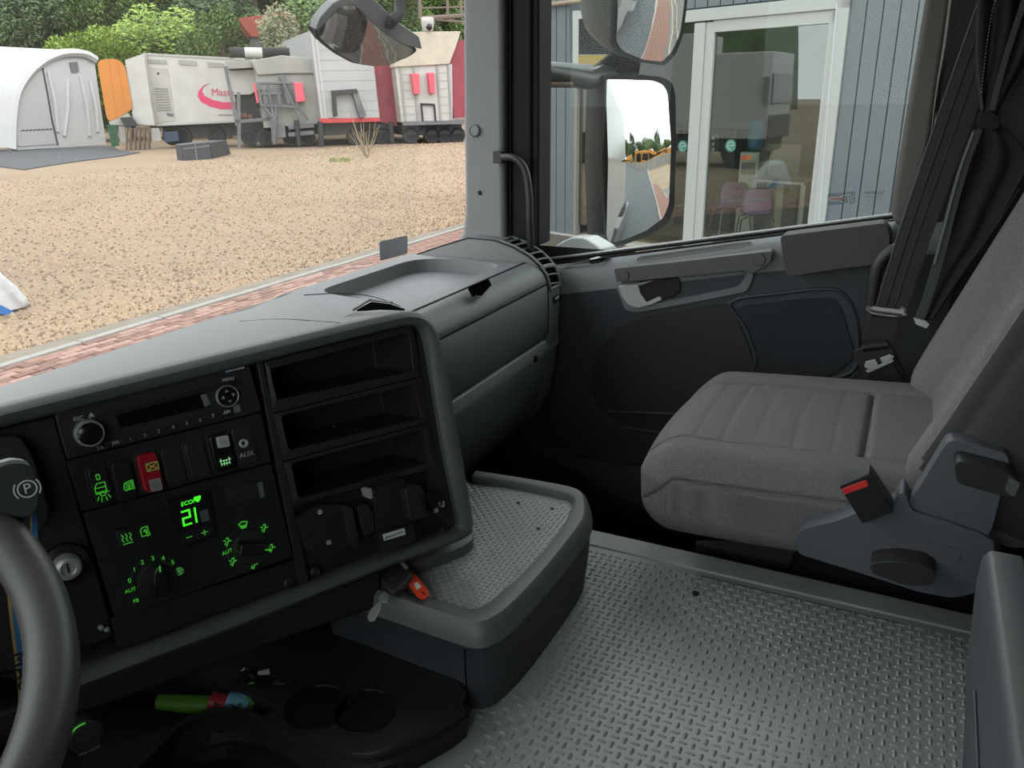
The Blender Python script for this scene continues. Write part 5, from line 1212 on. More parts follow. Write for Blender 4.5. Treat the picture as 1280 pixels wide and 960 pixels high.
# open orange door on the end
od = thing('orange_panel_door', 'orange container door standing open beside the white tent', 'door', P(135, 190, Z=GZ))
FO = vfr((120, 189), (170, 187))
MB().prism(FO, rpoly(FO.pp([(121, 75), (143, 73), (152, 77), (157, 85), (166, 136), (158, 141), (145, 149), (134, 152)]), .3, 3), -.1, 0).build('door_leaf', OR, od)
MB().strokes(FO, [FO.pp([(136, 76), (146, 147)]), FO.pp([(147, 75), (157, 140)])], .05, 0).build('door_rib', mat('orange_rib', (.34, .115, .015), .6), od)
P3(FO, [(136, 152), (145, 149), (160, 141), (164, 146), (166, 156), (138, 157)], -.1, .02, 'lower_plate', W2, od)
P3(FO, [(150, 147), (165, 146), (173, 157), (158, 160)], -.3, .35, 'tail_box', DK, od, bevel=.05)
P3(FO, [(134, 156), (146, 156), (149, 182), (140, 184)], -.2, .1, 'green_post', mat('dark_green_post', (.02, .06, .03), .8, var=.3, vscale=6), od)
P3(FO, [(148, 158), (156, 158), (158, 178), (150, 178)], -.3, .0, 'white_board', W2, od)
# bundle of poles
lg = thing('pole_bundle', 'upright bundle of brown wooden poles under the trailer end', 'poles', P(172, 188, Z=GZ))
FB = vfr((157, 188), (190, 186.5)); proto = None; wood = mat('weathered_wood', (.12, .088, .06), .9, var=.3, vscale=3)
for k in range(11):
    x = 158+k*2.9; a = FB.px(x, 187); b = FB.px(x+.6, 160); 
    MB().tube([FB.p(a[0], 0, .3*(k % 2)), FB.p(b[0], b[1], .3*(k % 2))], .055, 7).build('pole', wood, lg)
P3(FB, [(188, 160), (199, 160), (202, 176), (190, 177)], -.2, 0, 'white_board', W2, lg)
# dark crate
FC = vfr((228, 201), (262, 199))
cr_ = thing('black_crate', 'black plastic crate lying on the gravel in front of the white trailer', 'crate', FC.O)
P3(FC, [(226, 181), (262, 177), (265, 199), (229, 202)], -.8, 0, 'crate_body', mat('crate_black', (.03, .034, .038), .6), cr_, bevel=.03)
FC2 = vfr((263, 199), (288, 193)); P3(FC2, [(263, 178), (283, 175), (289, 192), (266, 199)], -.8, 0, 'crate_side', DK, cr_, bevel=.03)
MB().strokes(FC, [FC.pp([(230, 186), (262, 182)]), FC.pp([(244, 180), (246, 200)])], .05, 0).build('crate_rib', DG, cr_)
# tipper with grey tarp and machinery
F3 = vfr((288, 187), (412, 183))
tp = thing('tipper_trailer', 'grey tipper trailer with canvas cover, steel frame and red extinguisher box', 'trailer', F3.O)
P3(F3, [(316, 76), (392, 74), (404, 154), (330, 160)], -4.5, -.1, 'skip_body', mat('tipper_grey', (.22, .22, .20), .6, var=.1, vscale=1.5), tp)
P3(F3, [(313, 76), (352, 69), (392, 73), (394, 92), (360, 92), (322, 94)], -.8, .05, 'canvas_cover', TG, tp, bevel=.05)
P3(F3, [(281, 77), (318, 73), (330, 78), (322, 94), (316, 84), (284, 86)], -3.5, -.3, 'side_canvas', TG, tp)
P3(F3, [(284, 88), (318, 86), (322, 112), (312, 118), (292, 118)], -2.5, -.9, 'white_board', W_, tp)
P3(F3, [(292, 118), (318, 116), (326, 150), (296, 152)], -2.6, -1.2, 'machine_bay', DK, tp)
MB().strokes(F3, [F3.pp([(282, 85), (296, 155)]), F3.pp([(298, 117), (299, 185)]), F3.pp([(296, 152), (345, 148)])], .16, -.2, .12).build('steel_post', DG, tp)
fr3 = MB()
for a, b in (((322, 104), (366, 104)), ((322, 104), (327, 132)), ((334, 104), (339, 133)), ((346, 106), (350, 132)), ((325, 118), (352, 117)), ((327, 132), (372, 134)), ((330, 134), (340, 146)), ((340, 134), (342, 152)), ((352, 100), (376, 152)), ((366, 104), (372, 134)), ((345, 128), (343, 180)), ((374, 133), (385, 150))):
    fr3.tube([F3.p(*F3.px(*a), .35), F3.p(*F3.px(*b), .35)], .075, 6)
fr3.build('service_frame', DG, tp)
for a, b, rr_ in (((352, 96), (362, 130), .17), ((340, 134), (343, 178), .13), ((330, 112), (333, 130), .2), ((370, 150), (374, 182), .12), ((399, 152), (401, 184), .12)):
    MB().tube([F3.p(*F3.px(*a), .2), F3.p(*F3.px(*b), .2)], rr_, 10).build('hydraulic_leg', DK if a[1] > 140 else DG, tp, smooth=True)
P3(F3, [(367, 103), (378, 103), (382, 127), (370, 128)], 0, .45, 'extinguisher_box', PINK, tp, bevel=.04)
P3(F3, [(316, 104), (319, 104), (324, 128), (321, 129)], 0, .3, 'red_hose', PINK, tp)
P3(F3, [(342, 155), (356, 155), (358, 172), (344, 174)], -.5, .2, 'tank', DG, tp, bevel=.05)
for k in range(2): P3(F3, [(360, 157+k*9), (392, 154+k*9), (393, 159+k*9), (361, 162+k*9)], -.1, .1, 'side_rail', DG, tp)
P3(F3, [(296, 152), (400, 152), (404, 168), (300, 172)], -3.4, -.8, 'chassis', DK, tp)
for x in (312, 332, 364, 384): wheel(tp, F3, x, 172, 11, -.5)
for x, y, r_ in ((300, 146, .2), (306, 146.5, .18), (313, 147, .16)):
    q = F3.px(x, y); MB().lathe(F3, [(r_, -.9), (r_*.8, -.6), (.02, -.5)], 10, *q).build('scrap_part', mat('rusty', (.11, .06, .04), .9) if x == 300 else bpy.data.materials['rusty'], tp)
# load on top
lt = thing('roof_roll', 'black tyre roll and white tank lying on top of the tipper trailer', 'roll', F3.p(*F3.px(320, 72), -2))
Fb = F3.off(-2.0)
for x0, x1, m, n_ in ((287, 306, TY, 'black_roll'), (306, 328, W_, 'white_tank'), (328, 362, TY, 'black_roll')):
    a = Fb.px(x0, 66); b = Fb.px(x1, 66.5); a2 = Fb.px(x0, 73)
    MB().tube([Fb.p(*a), Fb.p(*b)], abs(a2[1]-a[1]), 14).build(n_, m, lt, smooth=True)
# white-grey front trailer
F4 = vfr((403, 184), (478, 181))
t4 = thing('grey_trailer', 'tall light grey box trailer with red side behind the front mirror', 'trailer', F4.O)
P3(F4, [(388, 38), (463, 44), (475, 152), (402, 154)], -9, 0, 'front_wall', GR, t4)
bd = MB()
for k in range(7): bd.strokes(F4, [F4.pp([(397+k*.9, 62+k*13), (466+k*1.2, 62+k*12.6)])], .03, 0, .015)
bd.build('panel_seam', W2, t4)
MB().strokes(F4, [F4.pp([(389, 38), (403, 153)]), F4.pp([(394, 39), (408, 152)])], .10, 0, .03).build('corner_post', W_, t4)
F4s = Fr(F4.p(*F4.px(470, 181)), Vector((.93, .36, 0)), (0, 0, 1))
P3(F4, [(463, 60), (493, 66), (499, 158), (475, 152)], -8.6, -.4, 'red_side', RD, t4)
P3(F4, [(398, 148), (475, 147), (476, 152), (402, 154)], 0, .05, 'red_sill', mat('bright_red_sill', (.40, .03, .04), .5), t4)
P3(F4, [(416, 113), (446, 111), (448, 116), (420, 118), (422, 145), (418, 146)], 0, .4, 'headboard_frame', DK, t4)
P3(F4, [(440, 112), (446, 111), (458, 145), (450, 147)], 0, .35, 'hose_bundle', DG, t4)
P3(F4, [(412, 140), (419, 140), (419, 147), (410, 147)], 0, .06, 'white_patch', W_, t4)
P3(F4, [(404, 154), (495, 154), (496, 166), (408, 170)], -8, -.5, 'chassis', DK, t4)
for x in (445, 462, 478): wheel(t4, F4, x, 170, 12, -.5)
for x in (402, 490): MB().tube([F4.p(*F4.px(x-2, 152), .1), F4.p(*F4.px(x, 183), .1)], .11, 8).build('support_leg', DK, t4)
# red and white trailer with beige tarp
F5 = vfr((500, 181), (582, 178))
t5 = thing('red_white_trailer', 'red and white trailer with beige tarp flap and two pink boxes', 'trailer', F5.O)
P3(F5, [(494, 84), (565, 80), (566, 151), (502, 153)], -9, 0, 'front_wall', W_, t5)
P3(F5, [(503, 40), (576, 39), (573, 50), (562, 80), (493, 84), (497, 68)], -9, .12, 'tarp_roof', TP, t5, bevel=.03)
P3(F5, [(562, 80), (573, 50), (582, 50), (582, 146), (568, 148)], -3, -.1, 'red_side', RD, t5)
st_ = MB()
for a, b in (((500, 84), (507, 152)), ((517, 82), (522, 152)), ((546, 81), (551, 151)), ((560, 80), (564, 151))): st_.strokes(F5, [F5.pp([a, b])], .10, 0, .06)
st_.build('wall_post', TG, t5)
bd = MB()
for k in range(6):
    bd.strokes(F5, [F5.pp([(501, 93+k*10), (517, 92.5+k*10)]), F5.pp([(549, 91+k*10), (562, 90.5+k*10)])], .03, 0, .02)
bd.build('board_joint', W2, t5)
for q in ([(514, 92), (524, 92), (525, 118), (518, 118)], [(535, 91), (543, 91), (544, 117), (538, 117)]): P3(F5, q, 0, .35, 'pink_box', PINK, t5, bevel=.03)
for a, b in (((526, 131), (528, 152)), ((542, 130), (544, 152)), ((525, 130), (543, 131))): MB().tube([F5.p(*F5.px(*a), .1), F5.p(*F5.px(*b), .1)], .05, 6).build('hose', DK, t5)
P3(F5, [(503, 152), (580, 150), (580, 155), (504, 157)], -.1, .12, 'bumper', DG, t5)
P3(F5, [(503, 157), (580, 155), (580, 168), (510, 170)], -7, -.4, 'chassis', DK, t5)
for x in (514, 540, 556, 572): wheel(t5, F5, x, 169, 11, -.4)
# camera and scaffold on top
cm_ = thing('dome_camera', 'white dome security camera on a bracket above the beige tarp', 'camera', F5.p(*F5.px(535, 42), 0))
u, v = F5.px(535, 24); u2, v2 = F5.px(543, 24); rr_ = abs(u2-u)
cy = Fr(F5.p(u, v), (1, 0, 0), (0, 1, 0))
MB().lathe(Fr(F5.p(*F5.px(535, 40)), (1, 0, 0), (0, 1, 0)), [(rr_*.5, 0), (rr_*.8, .1), (rr_, .45), (rr_, .62), (rr_*.9, .66)], 16).build('housing', W_, cm_, smooth=True)
MB().lathe(F5.off(rr_*.6), [(rr_*.55, 0), (rr_*.4, rr_*.4), (.01, rr_*.6)], 14, *F5.px(535, 34)).build('lens_dome', M['gloss'], cm_, smooth=True)
sc_ = thing('scaffold_frame', 'rusty scaffold frame on the roof above the security camera', 'scaffold', F5.p(*F5.px(530, 28), 0))
rust = mat('rusty_bar', (.13, .10, .08), .8)
for a, b, r_ in (((524, -40), (526, 23), .09), ((526, 23), (600, 18), .11), ((560, -40), (560, 20), .07), ((576, -40), (577, 18), .07), ((543, 24), (600, 29), .06), ((524, 10), (600, 8), .04), ((530, 28), (536, 24), .06)):
    MB().tube([F5.p(*F5.px(*a), -.1), F5.p(*F5.px(*b), -.1)], r_, 6).build('bar', rust, sc_)
# dry stalks and weeds
wd = thing('dry_weeds', 'dry brown weed stalks rising in front of the grey trailer', 'weeds', P(460, 197, Z=GZ)); rw = random.Random(9); mb = MB(); straw = mat('dry_straw', (.20, .16, .10), .9)
for k in range(16):
    b = P(458+rw.uniform(-4, 4), 196+rw.uniform(-3, 2), Z=GZ); t_ = b+Vector((rw.uniform(-.8, .8), rw.uniform(-.5, .5), rw.uniform(.9, 1.9))); mb.tube([b, b.lerp(t_, .5)+Vector((rw.uniform(-.1, .1), 0, 0)), t_], [.022, .016, .008], 4)
mb.build('stalks', straw, wd, kind='stuff')
gt = thing('grass_tuft', 'small green grass tuft on the gravel below the grey trailer', 'grass', P(425, 201, Z=GZ)); mb = MB()
for k in range(160):
    b = P(412+rw.uniform(0, 26), 201+rw.uniform(-2, 2), Z=GZ); s_ = rw.uniform(.05, .16); d_ = rw.uniform(-.05, .05); mb.add([b, b+Vector((.03, 0, 0)), b+Vector((d_, d_, s_))], [(0, 1, 2)])
mb.build('blades', mat('grass_green', (.12, .17, .03), .8), gt, kind='stuff')

# ---------------------------------------------------------------- red-roofed shed behind
rs_ = thing('red_roof_shed', 'long shed with a dull red roof beyond the hedge', 'building', P(330, 150, D=66))
RB = Fr(Vector((P(330, 150, D=66).x, P(330, 150, D=66).y, GZ)), Vector((.83, -.55, 0)), (0, 0, 1))
MB().prism(RB, RB.pp([(296, 23), (360, 14), (470, 10), (480, 40), (350, 45), (315, 46)]), -1.5, 0).build('roof', mat('dull_red_roof', (.24, .055, .035), .8, var=.08, vscale=.3), rs_)
q = RB.pp([(318, 46), (480, 40), (480, 60)]); MB().prism(RB, [(q[0][0], 0), (q[1][0], 0), q[1], q[0]], -1.5, -.2).build('wall', mat('shed_wall', (.10, .10, .10), .9), rs_)

# ---------------------------------------------------------------- trees
def leafmesh(name, seed, n, rx, rz, ls, m, trunk=True, droop=0):
    r = random.Random(seed); vs = []; fs = []; lobes = []
    for k in range(9):
        a = r.random()*6.28; z = r.uniform(.25, .95); q = (math.sin(z*3.0)*.62+.12)
        lobes.append((Vector((math.cos(a)*rx*q*.75, math.sin(a)*rx*q*.75, rz*z)), r.uniform(.28, .46)*rx))
    for k in range(n):
        c, R = lobes[r.randrange(9)]; d = Vector((r.gauss(0, 1), r.gauss(0, 1), r.gauss(0, 1))).normalized()*R*(r.random()**.33); d.z *= 1.15
        p = c+d; t = Vector((r.gauss(0, 1), r.gauss(0, 1), r.gauss(0, .7))).normalized(); b = t.orthogonal().normalized(); s = ls*r.uniform(.6, 1.3); i = len(vs)
        vs += [p-t*s, p+b*s*.45, p+t*s, p-b*s*.45]; fs.append((i, i+1, i+2, i+3))
    me = bpy.data.meshes.new(name); me.from_pydata([tuple(v) for v in vs], [], fs); me.materials.append(m); return me
LF = [mat('leaf_dark', (.075, .115, .045), .7, var=.4, vscale=.6), mat('leaf_mid', (.11, .17, .05), .7, var=.4, vscale=.6), mat('leaf_yellow_green', (.19, .27, .045), .7, var=.3, vscale=.6), mat('leaf_olive', (.19, .185, .11), .8, var=.3, vscale=.6)]
TM = [leafmesh('crown_a', 11, 15000, 5.2, 15, .21, LF[0]), leafmesh('crown_b', 12, 15000, 4.8, 14, .21, LF[1]), leafmesh('crown_c', 13, 9000, 3.0, 5.6, .13, LF[2]), leafmesh('crown_d', 14, 8000, 2.6, 6.5, .11, LF[3]), leafmesh('crown_e', 15, 8000, 1.7, 6.4, .12, LF[1])]
TMB = MB().tube([Vector((0, 0, -.3)), Vector((.1, 0, 3)), Vector((-.2, .2, 7)), Vector((.1, 0, 11))], [.35, .28, .2, .08], 8)
bark = mat('bark', (.07, .055, .045), .95); tmesh = bpy.data.meshes.new('trunk'); tmesh.from_pydata([tuple(v) for v in TMB.v], [], TMB.f); tmesh.materials.append(bark)
LBL = [('tree', 'dense dark green broadleaf tree in the wooded backdrop behind the trailers', 'dark trees behind the yard'), ('tree', 'mid green broadleaf tree in the wooded backdrop behind the trailers', 'mid green trees behind the yard'),
       ('bush', 'bright yellow-green bush behind the tent and white trailer', 'yellow-green bushes behind the trailers'), ('bush', 'dry olive-brown bush beside the grey trailer roof', None), ('conifer', 'slim upright green conifer by the red roof', 'slim conifers by the red roof')]
def tree(kind, x, y, s, rot, label=None, group=None, sz=1.0, trunk=True):
    nm, lb, gp = LBL[kind]
    t = thing(nm, label or lb, {'tree': 'tree', 'bush': 'bush', 'conifer': 'conifer'}[nm], (x, y, GZ), (group or gp) if not label else None)
    t.rotation_euler = (0, 0, rot); t.scale = (s, s, s*sz)
    for n_, me in (('crown', TM[kind]), ('trunk', tmesh)):
        if n_ == 'trunk' and kind in (2, 3, 4):
            pass
        o = bpy.data.objects.new(n_, me); SC.collection.objects.link(o); o.parent = t
        if n_ == 'trunk' and kind in (2, 3, 4): o.scale = (.5, .5, .45)
        if n_ == 'crown': o.location = (0, 0, .3); tag(o, kind='stuff')
    return t
def at_px(px, D):
    q = P(px, 150, D=10); a = math.atan2(q.y, q.x); return D*math.cos(a), D*math.sin(a)
rt2 = random.Random(21)
SPOT = [(-999, 'behind the left half of the tent'), (50, 'behind the right half of the tent'), (125, 'behind the orange door'), (180, 'behind the white box trailer'), (262, 'behind the red swoosh lettering'), (300, 'behind the tipper trailer'), (345, 'just left of the grey trailer'), (395, 'behind the front mirror'), (455, 'behind the right of the front mirror'), (510, 'behind the dome camera'), (560, 'beside the windscreen pillar')]
def spot(px): return [t for a, t in SPOT if px >= a][-1]
USED = {}
def uniq(l):
    USED[l] = USED.get(l, 0)+1
    return l if USED[l] == 1 else l+', a little further right' if USED[l] == 2 else l+', nearest the red roof' if USED[l] == 3 else l+', rightmost there'
for k, px in enumerate(range(-40, 640, 62)):
    x, y = at_px(px+rt2.uniform(-12, 12), rt2.uniform(88, 94)); kd = (0, 1, 0, 0, 1)[k % 5]; tree(kd, x, y, rt2.uniform(1.15, 1.35), rt2.random()*6, uniq('tall %s tree on the back slope %s' % (('dark green', 'mid green')[kd], spot(px))), sz=1.15)['group'] = 'tall trees on the back slope'
for k, px in enumerate(range(-30, 620, 84)):
    x, y = at_px(px+rt2.uniform(-14, 14), rt2.uniform(74, 80)); kd = (1, 0, 1)[k % 3]; tree(kd, x, y, rt2.uniform(.72, .92), rt2.random()*6, uniq('%s tree in the nearer tree row %s' % (('dark green', 'mid green')[kd], spot(px))))['group'] = 'nearer row of trees'
for px, D, s in ((112, 60, .95), (140, 58, 1.0), (165, 60, 1.05), (190, 61, 1.1), (215, 59, 1.25), (238, 62, 1.1), (60, 63, .75), (20, 62, .7)):
    x, y = at_px(px, D); tree(2, x, y, s, rt2.random()*6, uniq('bright yellow-green bush %s' % spot(px)))['group'] = 'yellow-green bushes behind the trailers'
for px, D, s in ((262, 58, 1.1), (284, 57, 1.15), (303, 57, .8), (353, 56, 1.05), (366, 57, 1.05)):
    x, y = at_px(px, D); tree(4, x, y, s, rt2.random()*6, uniq('slim upright green conifer %s' % ('left of the red roof' if px < 290 else 'in front of the red roof' if px < 320 else 'right of the red roof')))['group'] = 'slim conifers by the red roof'
x, y = at_px(385, 52); tree(3, x, y, 1.2, 1.0)
for px, D, s in ((425, 58, 1.3), (480, 57, 1.25), (510, 60, 1.35), (552, 60, 1.3)):
    x, y = at_px(px, D); tree(1, x, y, s*.55, rt2.random()*6, uniq('low rounded green tree %s' % spot(px)))['group'] = 'low trees close behind the trailers'
hl = MB()
hs = []
for k in range(41):
    a = R_(5+k*3); hs.append([Vector((math.cos(a)*r_, math.sin(a)*r_, GZ+h_+noise.noise(Vector((k*.4, r_, 0)))*1.2)) for r_, h_ in ((98, 0), (103, 6), (110, 13), (120, 18))])
hl.loft(hs).build('wooded_slope', mat('slope_green', (.04, .065, .025), .95, var=.5, vscale=.35), kind='structure', smooth=True)
# yard side of the mirrors' view: trees, wall and orange buses behind the truck
for k in range(14):
    t_ = tree((1, 0)[k % 2], -14+k*4.5, -50-(k % 3)*3, .8, k, 'green tree beyond the orange buses, seen in the door mirror', sz=.7); t_.location.z -= 1.2; t_['group'] = 'trees behind the truck seen in the mirror'
wl2 = MB().wbox((-20, -33.4, GZ), (40, -33, GZ+1.1)).build('boundary_wall', noisy('boundary_concrete', (.19, .18, .17), (.26, .25, .23), 2), kind='structure')
bus0 = thing('orange_bus', 'orange city bus parked beyond the wall, seen in the door mirror', 'bus', (0, -37, GZ), 'orange buses seen in the door mirror')
MB().wbox((0, -39.4, GZ+.4), (10, -37, GZ+3.1)).build('body', mat('bus_orange', (.42, .17, .01), .4), bus0, bevel=.12)
for k in range(5): MB().wbox((.4+k*1.9, -36.99, GZ+1.4), (2.1+k*1.9, -36.95, GZ+2.6)).build('window', M['screen'], bus0)
for k in (1.8, 7.8): MB().lathe(Fr((k, -36.9, GZ+.48), (1, 0, 0), (0, 0, 1)), [(.48, -.3), (.48, .0), (.2, .02)], 16).build('wheel', TY, bus0)
for k in (1, 2, -1):
    b = bus0.copy(); SC.collection.objects.link(b); b['label'] = {1: 'orange city bus beyond the wall, second of the mirror row', 2: 'orange city bus beyond the wall at the outer end of the mirror row', -1: 'orange city bus beyond the wall nearest the cab side in the mirror'}[k]; b.location = bus0.location+Vector((k*11.2, 0, 0))
    for ch in list(bus0.children):
        c = ch.copy(); SC.collection.objects.link(c); c.parent = b
# own truck outside: white cab side, chassis
cb = thing('truck_side', 'white side of the cab reflected in the door mirror', 'truck body', (1.95, 0, GZ))
MB().loft([[Vector((x, y, z)) for x, z in ((1.905, -1.05), (1.95, -1.0), (1.975, -.4), (1.965, .1), (1.945, zt(y)-.05), (1.905, zt(y)-.045))] for y in (1.15, .8, .4, 0, -.12)], cu=True, caps=True).build('outer_door_skin', M['white_paint'], cb, smooth=True)
MB().loft([[Vector((x, y, z)) for x, z in ((1.905, -1.05), (1.95, -1.0), (1.975, -.4), (1.965, .3), (1.955, .9), (1.925, 1.75), (1.905, 1.75))] for y in (-.125, -.6, -1.4)], cu=True, caps=True).build('rear_side_skin', M['white_paint'], cb, smooth=True)
MB().wbox((1.35, -4.8, -1.25), (1.95, -2.4, -.75)).build('side_guard', DG, cb, bevel=.05)
MB().wbox((.2, -7, -1.0), (1.6, -1.4, -.7)).build('chassis_rail', DK, cb)
MB().lathe(Fr((1.62, -3.6, GZ+.5), (0, -1, 0), (0, 0, 1)), [(.5, 0), (.5, -.28), (.3, -.3), (.2, -.2)], 24).build('wheel', TY, cb, smooth=True)

# ---------------------------------------------------------------- building with glass doors
WA = R_(69)
WFr = Fr(P(866, 300, Z=-1.30), (-math.cos(WA), -math.sin(WA), 0), (0, 0, 1))
bl = thing('shop_building', 'blue-grey metal clad building with tall white framed glass doors', 'building', WFr.O)
CL = mat('cladding_blue_grey', (.093, .106, .12), .45, var=.05, vscale=1.5); CL2 = mat('cladding_joint', (.045, .058, .07), .6)
WFM = mat('white_frame', (.31, .31, .30), .4)
uL = WFr.px(718, 200)[0]; u2 = WFr.px(861, 200)[0]; uR = WFr.px(1049, 130)[0]
vT = WFr.px(960, 3)[1]; VB = -.2
print('building', uL, u2, uR, vT)
def plank(u0, u1, v0, v1, proto={}):
    return None
pw = .20; k = 0; pr0 = {}
def planks(ua, ub, v0, v1, key):
    n_ = int(round((ub-ua)/pw)); d_ = (ub-ua)/n_; p0 = None
    for i in range(n_):
        if p0 is None:
            p0 = MB().prism(WFr, [(ua+.006, v0), (ua+d_-.006, v0), (ua+d_-.006, v1), (ua+.006, v1)], -.03, 0).build('cladding_panel', CL, bl, bevel=.006, seg=1)
        else:
            o = p0.copy(); SC.collection.objects.link(o); o.parent = bl; o.location = p0.location+WFr.X*(d_*i)
planks(uL-1.7, uL, VB, 4.6, 'l'); planks(uR, uR+5.0, VB, 4.6, 'r'); planks(uL, uR, vT+.02, 4.6, 't')
MB().prism(WFr, [(uL-1.7, VB), (uL, VB), (uL, 4.6), (uL-1.7, 4.6)], -.2, -.028).prism(WFr, [(uR, VB), (uR+5, VB), (uR+5, 4.6), (uR, 4.6)], -.2, -.028).prism(WFr, [(uL, vT), (uR, vT), (uR, 4.6), (uL, 4.6)], -.2, -.028).build('wall_backing', CL2, bl)
def bar(a, b, c, d, w0, w1, name, m=WFM): return MB().prism(WFr, [(a, c), (b, c), (b, d), (a, d)], w0, w1).build(name, m, bl, bevel=.006)
fw_ = .17
bar(uL, uR, vT-fw_*.9, vT, -.10, .03, 'head_frame')
bar(uR-fw_, uR, VB, vT, -.10, .03, 'jamb_frame')
bar(u2-.02, u2+.16, VB, vT-fw_, -.10, .02, 'centre_frame'); bar(u2+.16, u2+.30, VB, vT-fw_, -.07, .0, 'sliding_stile')
bar(u2+.28, uR-fw_, vT-fw_*1.8, vT-fw_*.9, -.07, .0, 'sliding_rail'); bar(u2+.28, uR-fw_, VB, .0, -.07, .0, 'sliding_rail'); bar(uR-fw_-.08, uR-fw_, VB, vT-fw_, -.07, .0, 'sliding_stile')
bar(uL, uL+.06, VB, vT-fw_, -.10, .02, 'jamb_frame', mat('beige_frame', (.16, .15, .13), .5))
bar(uL-1.7, uR+5, VB-.2, VB+.02, -.3, .15, 'plinth', CONC)
bg1 = glassmat('shop_glass', tint=(.86, .90, .86), refl=1.6, base=.05)
MB().prism(WFr, [(uL+.06, 0), (u2, 0), (u2, vT-fw_), (uL+.06, vT-fw_)], -.06, -.05).build('fixed_pane', bg1, bl)
MB().prism(WFr, [(u2+.28, 0), (uR-fw_-.06, 0), (uR-fw_-.06, vT-fw_*1.7), (u2+.28, vT-fw_*1.7)], -.05, -.04).build('door_pane', bg1, bl)
# small white framed window with yellow lower panel, and a pipe
q = WFr.pp([(713, 10), (770, 5), (770, 90), (714, 86)]);
MB().prism(WFr, q, -.02, .02).build('window_reveal', CL2, bl)
q = WFr.pp([(719, 14), (775, 10), (775, 100), (719, 100)]); MB().prism(WFr, q, 0, .06).build('side_window_frame', WFM, bl)
q = WFr.pp([(727, 24), (775, 20), (775, 68), (727, 68)]); MB().prism(WFr, q, .03, .07).build('side_window_pane', M['screen'], bl)
q = WFr.pp([(727, 69), (775, 69), (775, 90), (727, 90)]); MB().prism(WFr, q, .03, .075).build('yellow_panel', mat('ochre_panel', (.22, .16, .04), .7), bl)
MB().tube([WFr.p(*WFr.px(600, 19, .05), .08), WFr.p(*WFr.px(667, 9, .05), .08), WFr.p(*WFr.px(760, -3, .05), .08)], .035, 8).build('roof_pipe', mat('tan_pipe', (.22, .17, .12), .7), bl, smooth=True)
q = WFr.pp([(1047, 4), (1049, 4), (1026, 275), (1024, 275)]); MB().prism(WFr, q, .0, .035).build('mastic_bead', mat('mastic_white', (.38, .38, .38), .5), bl)
# room behind the glass
FLm = noisy('shop_floor', (.30, .24, .17), (.36, .29, .21), 1.5)
MB().prism(WFr, [(uL-2, VB), (uR+2, VB), (uR+2, VB+.03), (uL-2, VB+.03)], -5, -.1).build('floor_slab', FLm, bl)
RM = mat('shop_wall', (.30, .29, .26), .9)
MB().box(WFr, uL-2, uR+2, VB, 4.2, -5.1, -5).box(WFr, uL-2.1, uL-2, VB, 4.2, -5, -.2).box(WFr, uR+2, uR+2.1, VB, 4.2, -5, -.2).build('room_walls', RM, bl)
MB().box(WFr, uL-2, uR+2, 4.2, 4.3, -5, -.2).build('room_ceiling', RM, bl)
FZ = VB+.03
# counters and wall units
def inbox(px0, px1, ytop, w0, w1, name, label, cat, m, yb=None, bev=.01):
    f = WFr.off(w1); a = f.px(px0, 200)[0]; b = f.px(px1, 200)[0]; t = f.px((px0+px1)/2, ytop)[1]; bt = FZ if yb is None else f.px((px0+px1)/2, yb)[1]
    o = MB().box(WFr, a, b, bt, t, w0, w1).build(name, m, bevel=bev); tag(o, label, cat); return o, f
inbox(880, 918, 162, -2.4, -1.9, 'server_cabinet', 'tall black cabinet inside the shop, left of the water cooler', 'cabinet', M['panel2'])
inbox(846, 858, 150, -2.6, -2.0, 'display_rack', 'dark rack behind the left glass pane of the shop', 'rack', M['panel2'])
inbox(957, 1000, 180, -3.2, -2.6, 'office_cupboard', 'beige office cupboard behind the desk inside the shop', 'cupboard', mat('office_beige', (.36, .34, .29), .7))
o, f = inbox(890, 897, 167, -1.9, -1.87, 'wall_socket_panel', 'grey socket panel with three round buttons on the black cabinet', 'panel', DG, 192)
for k in range(3): MB().lathe(f, [(.035, .03), (.02, .05)], 10, *f.px(893, 173+k*7)).build('button', M['white_lbl'], o)
# water cooler
cf = WFr.off(-1.6); a = cf.px(922, 230)[0]; b = cf.px(946, 230)[0]; t = cf.px(934, 190)[1]
wc_ = thing('water_cooler', 'white water cooler with blue bottle inside the shop', 'water cooler', cf.p((a+b)/2, FZ, -.15))
MB().box(cf, a, b, FZ, t, -.34, 0).build('body', mat('cooler_white', (.55, .54, .5), .5), wc_, bevel=.02)
MB().box(cf, a+.05, b-.05, cf.px(934, 218)[1], cf.px(934, 203)[1], 0, .01).build('tap_recess', TG, wc_)
mm = (a+b)/2; zb = t; zt_ = cf.px(938, 149)[1]
MB().lathe(Fr(cf.p(mm, zb, -.17), WFr.X, WFr.X.cross(Vector((0, 0, -1)))), [(.06, 0), (.13, .06), (.14, (zt_-zb)*.45), (.125, (zt_-zb)*.5), (.14, (zt_-zb)*.55), (.14, (zt_-zb)*.95), (.10, (zt_-zb))], 20).build('bottle', mat('bottle_blue', (.03, .16, .26), .2), wc_, smooth=True)
for x, m in ((930, mat('tap_red', (.5, .03, .02), .4, emit=(1, .15, .05), es=.5)), (937, mat('tap_amber', (.5, .15, .02), .4, emit=(1, .3, .05), es=.4))):  # taps given a faint glow of their own
    u, v = cf.px(x, 197); MB().box(cf, u-.035, u+.035, v-.03, v+.03, 0, .02).build('tap', m, wc_)
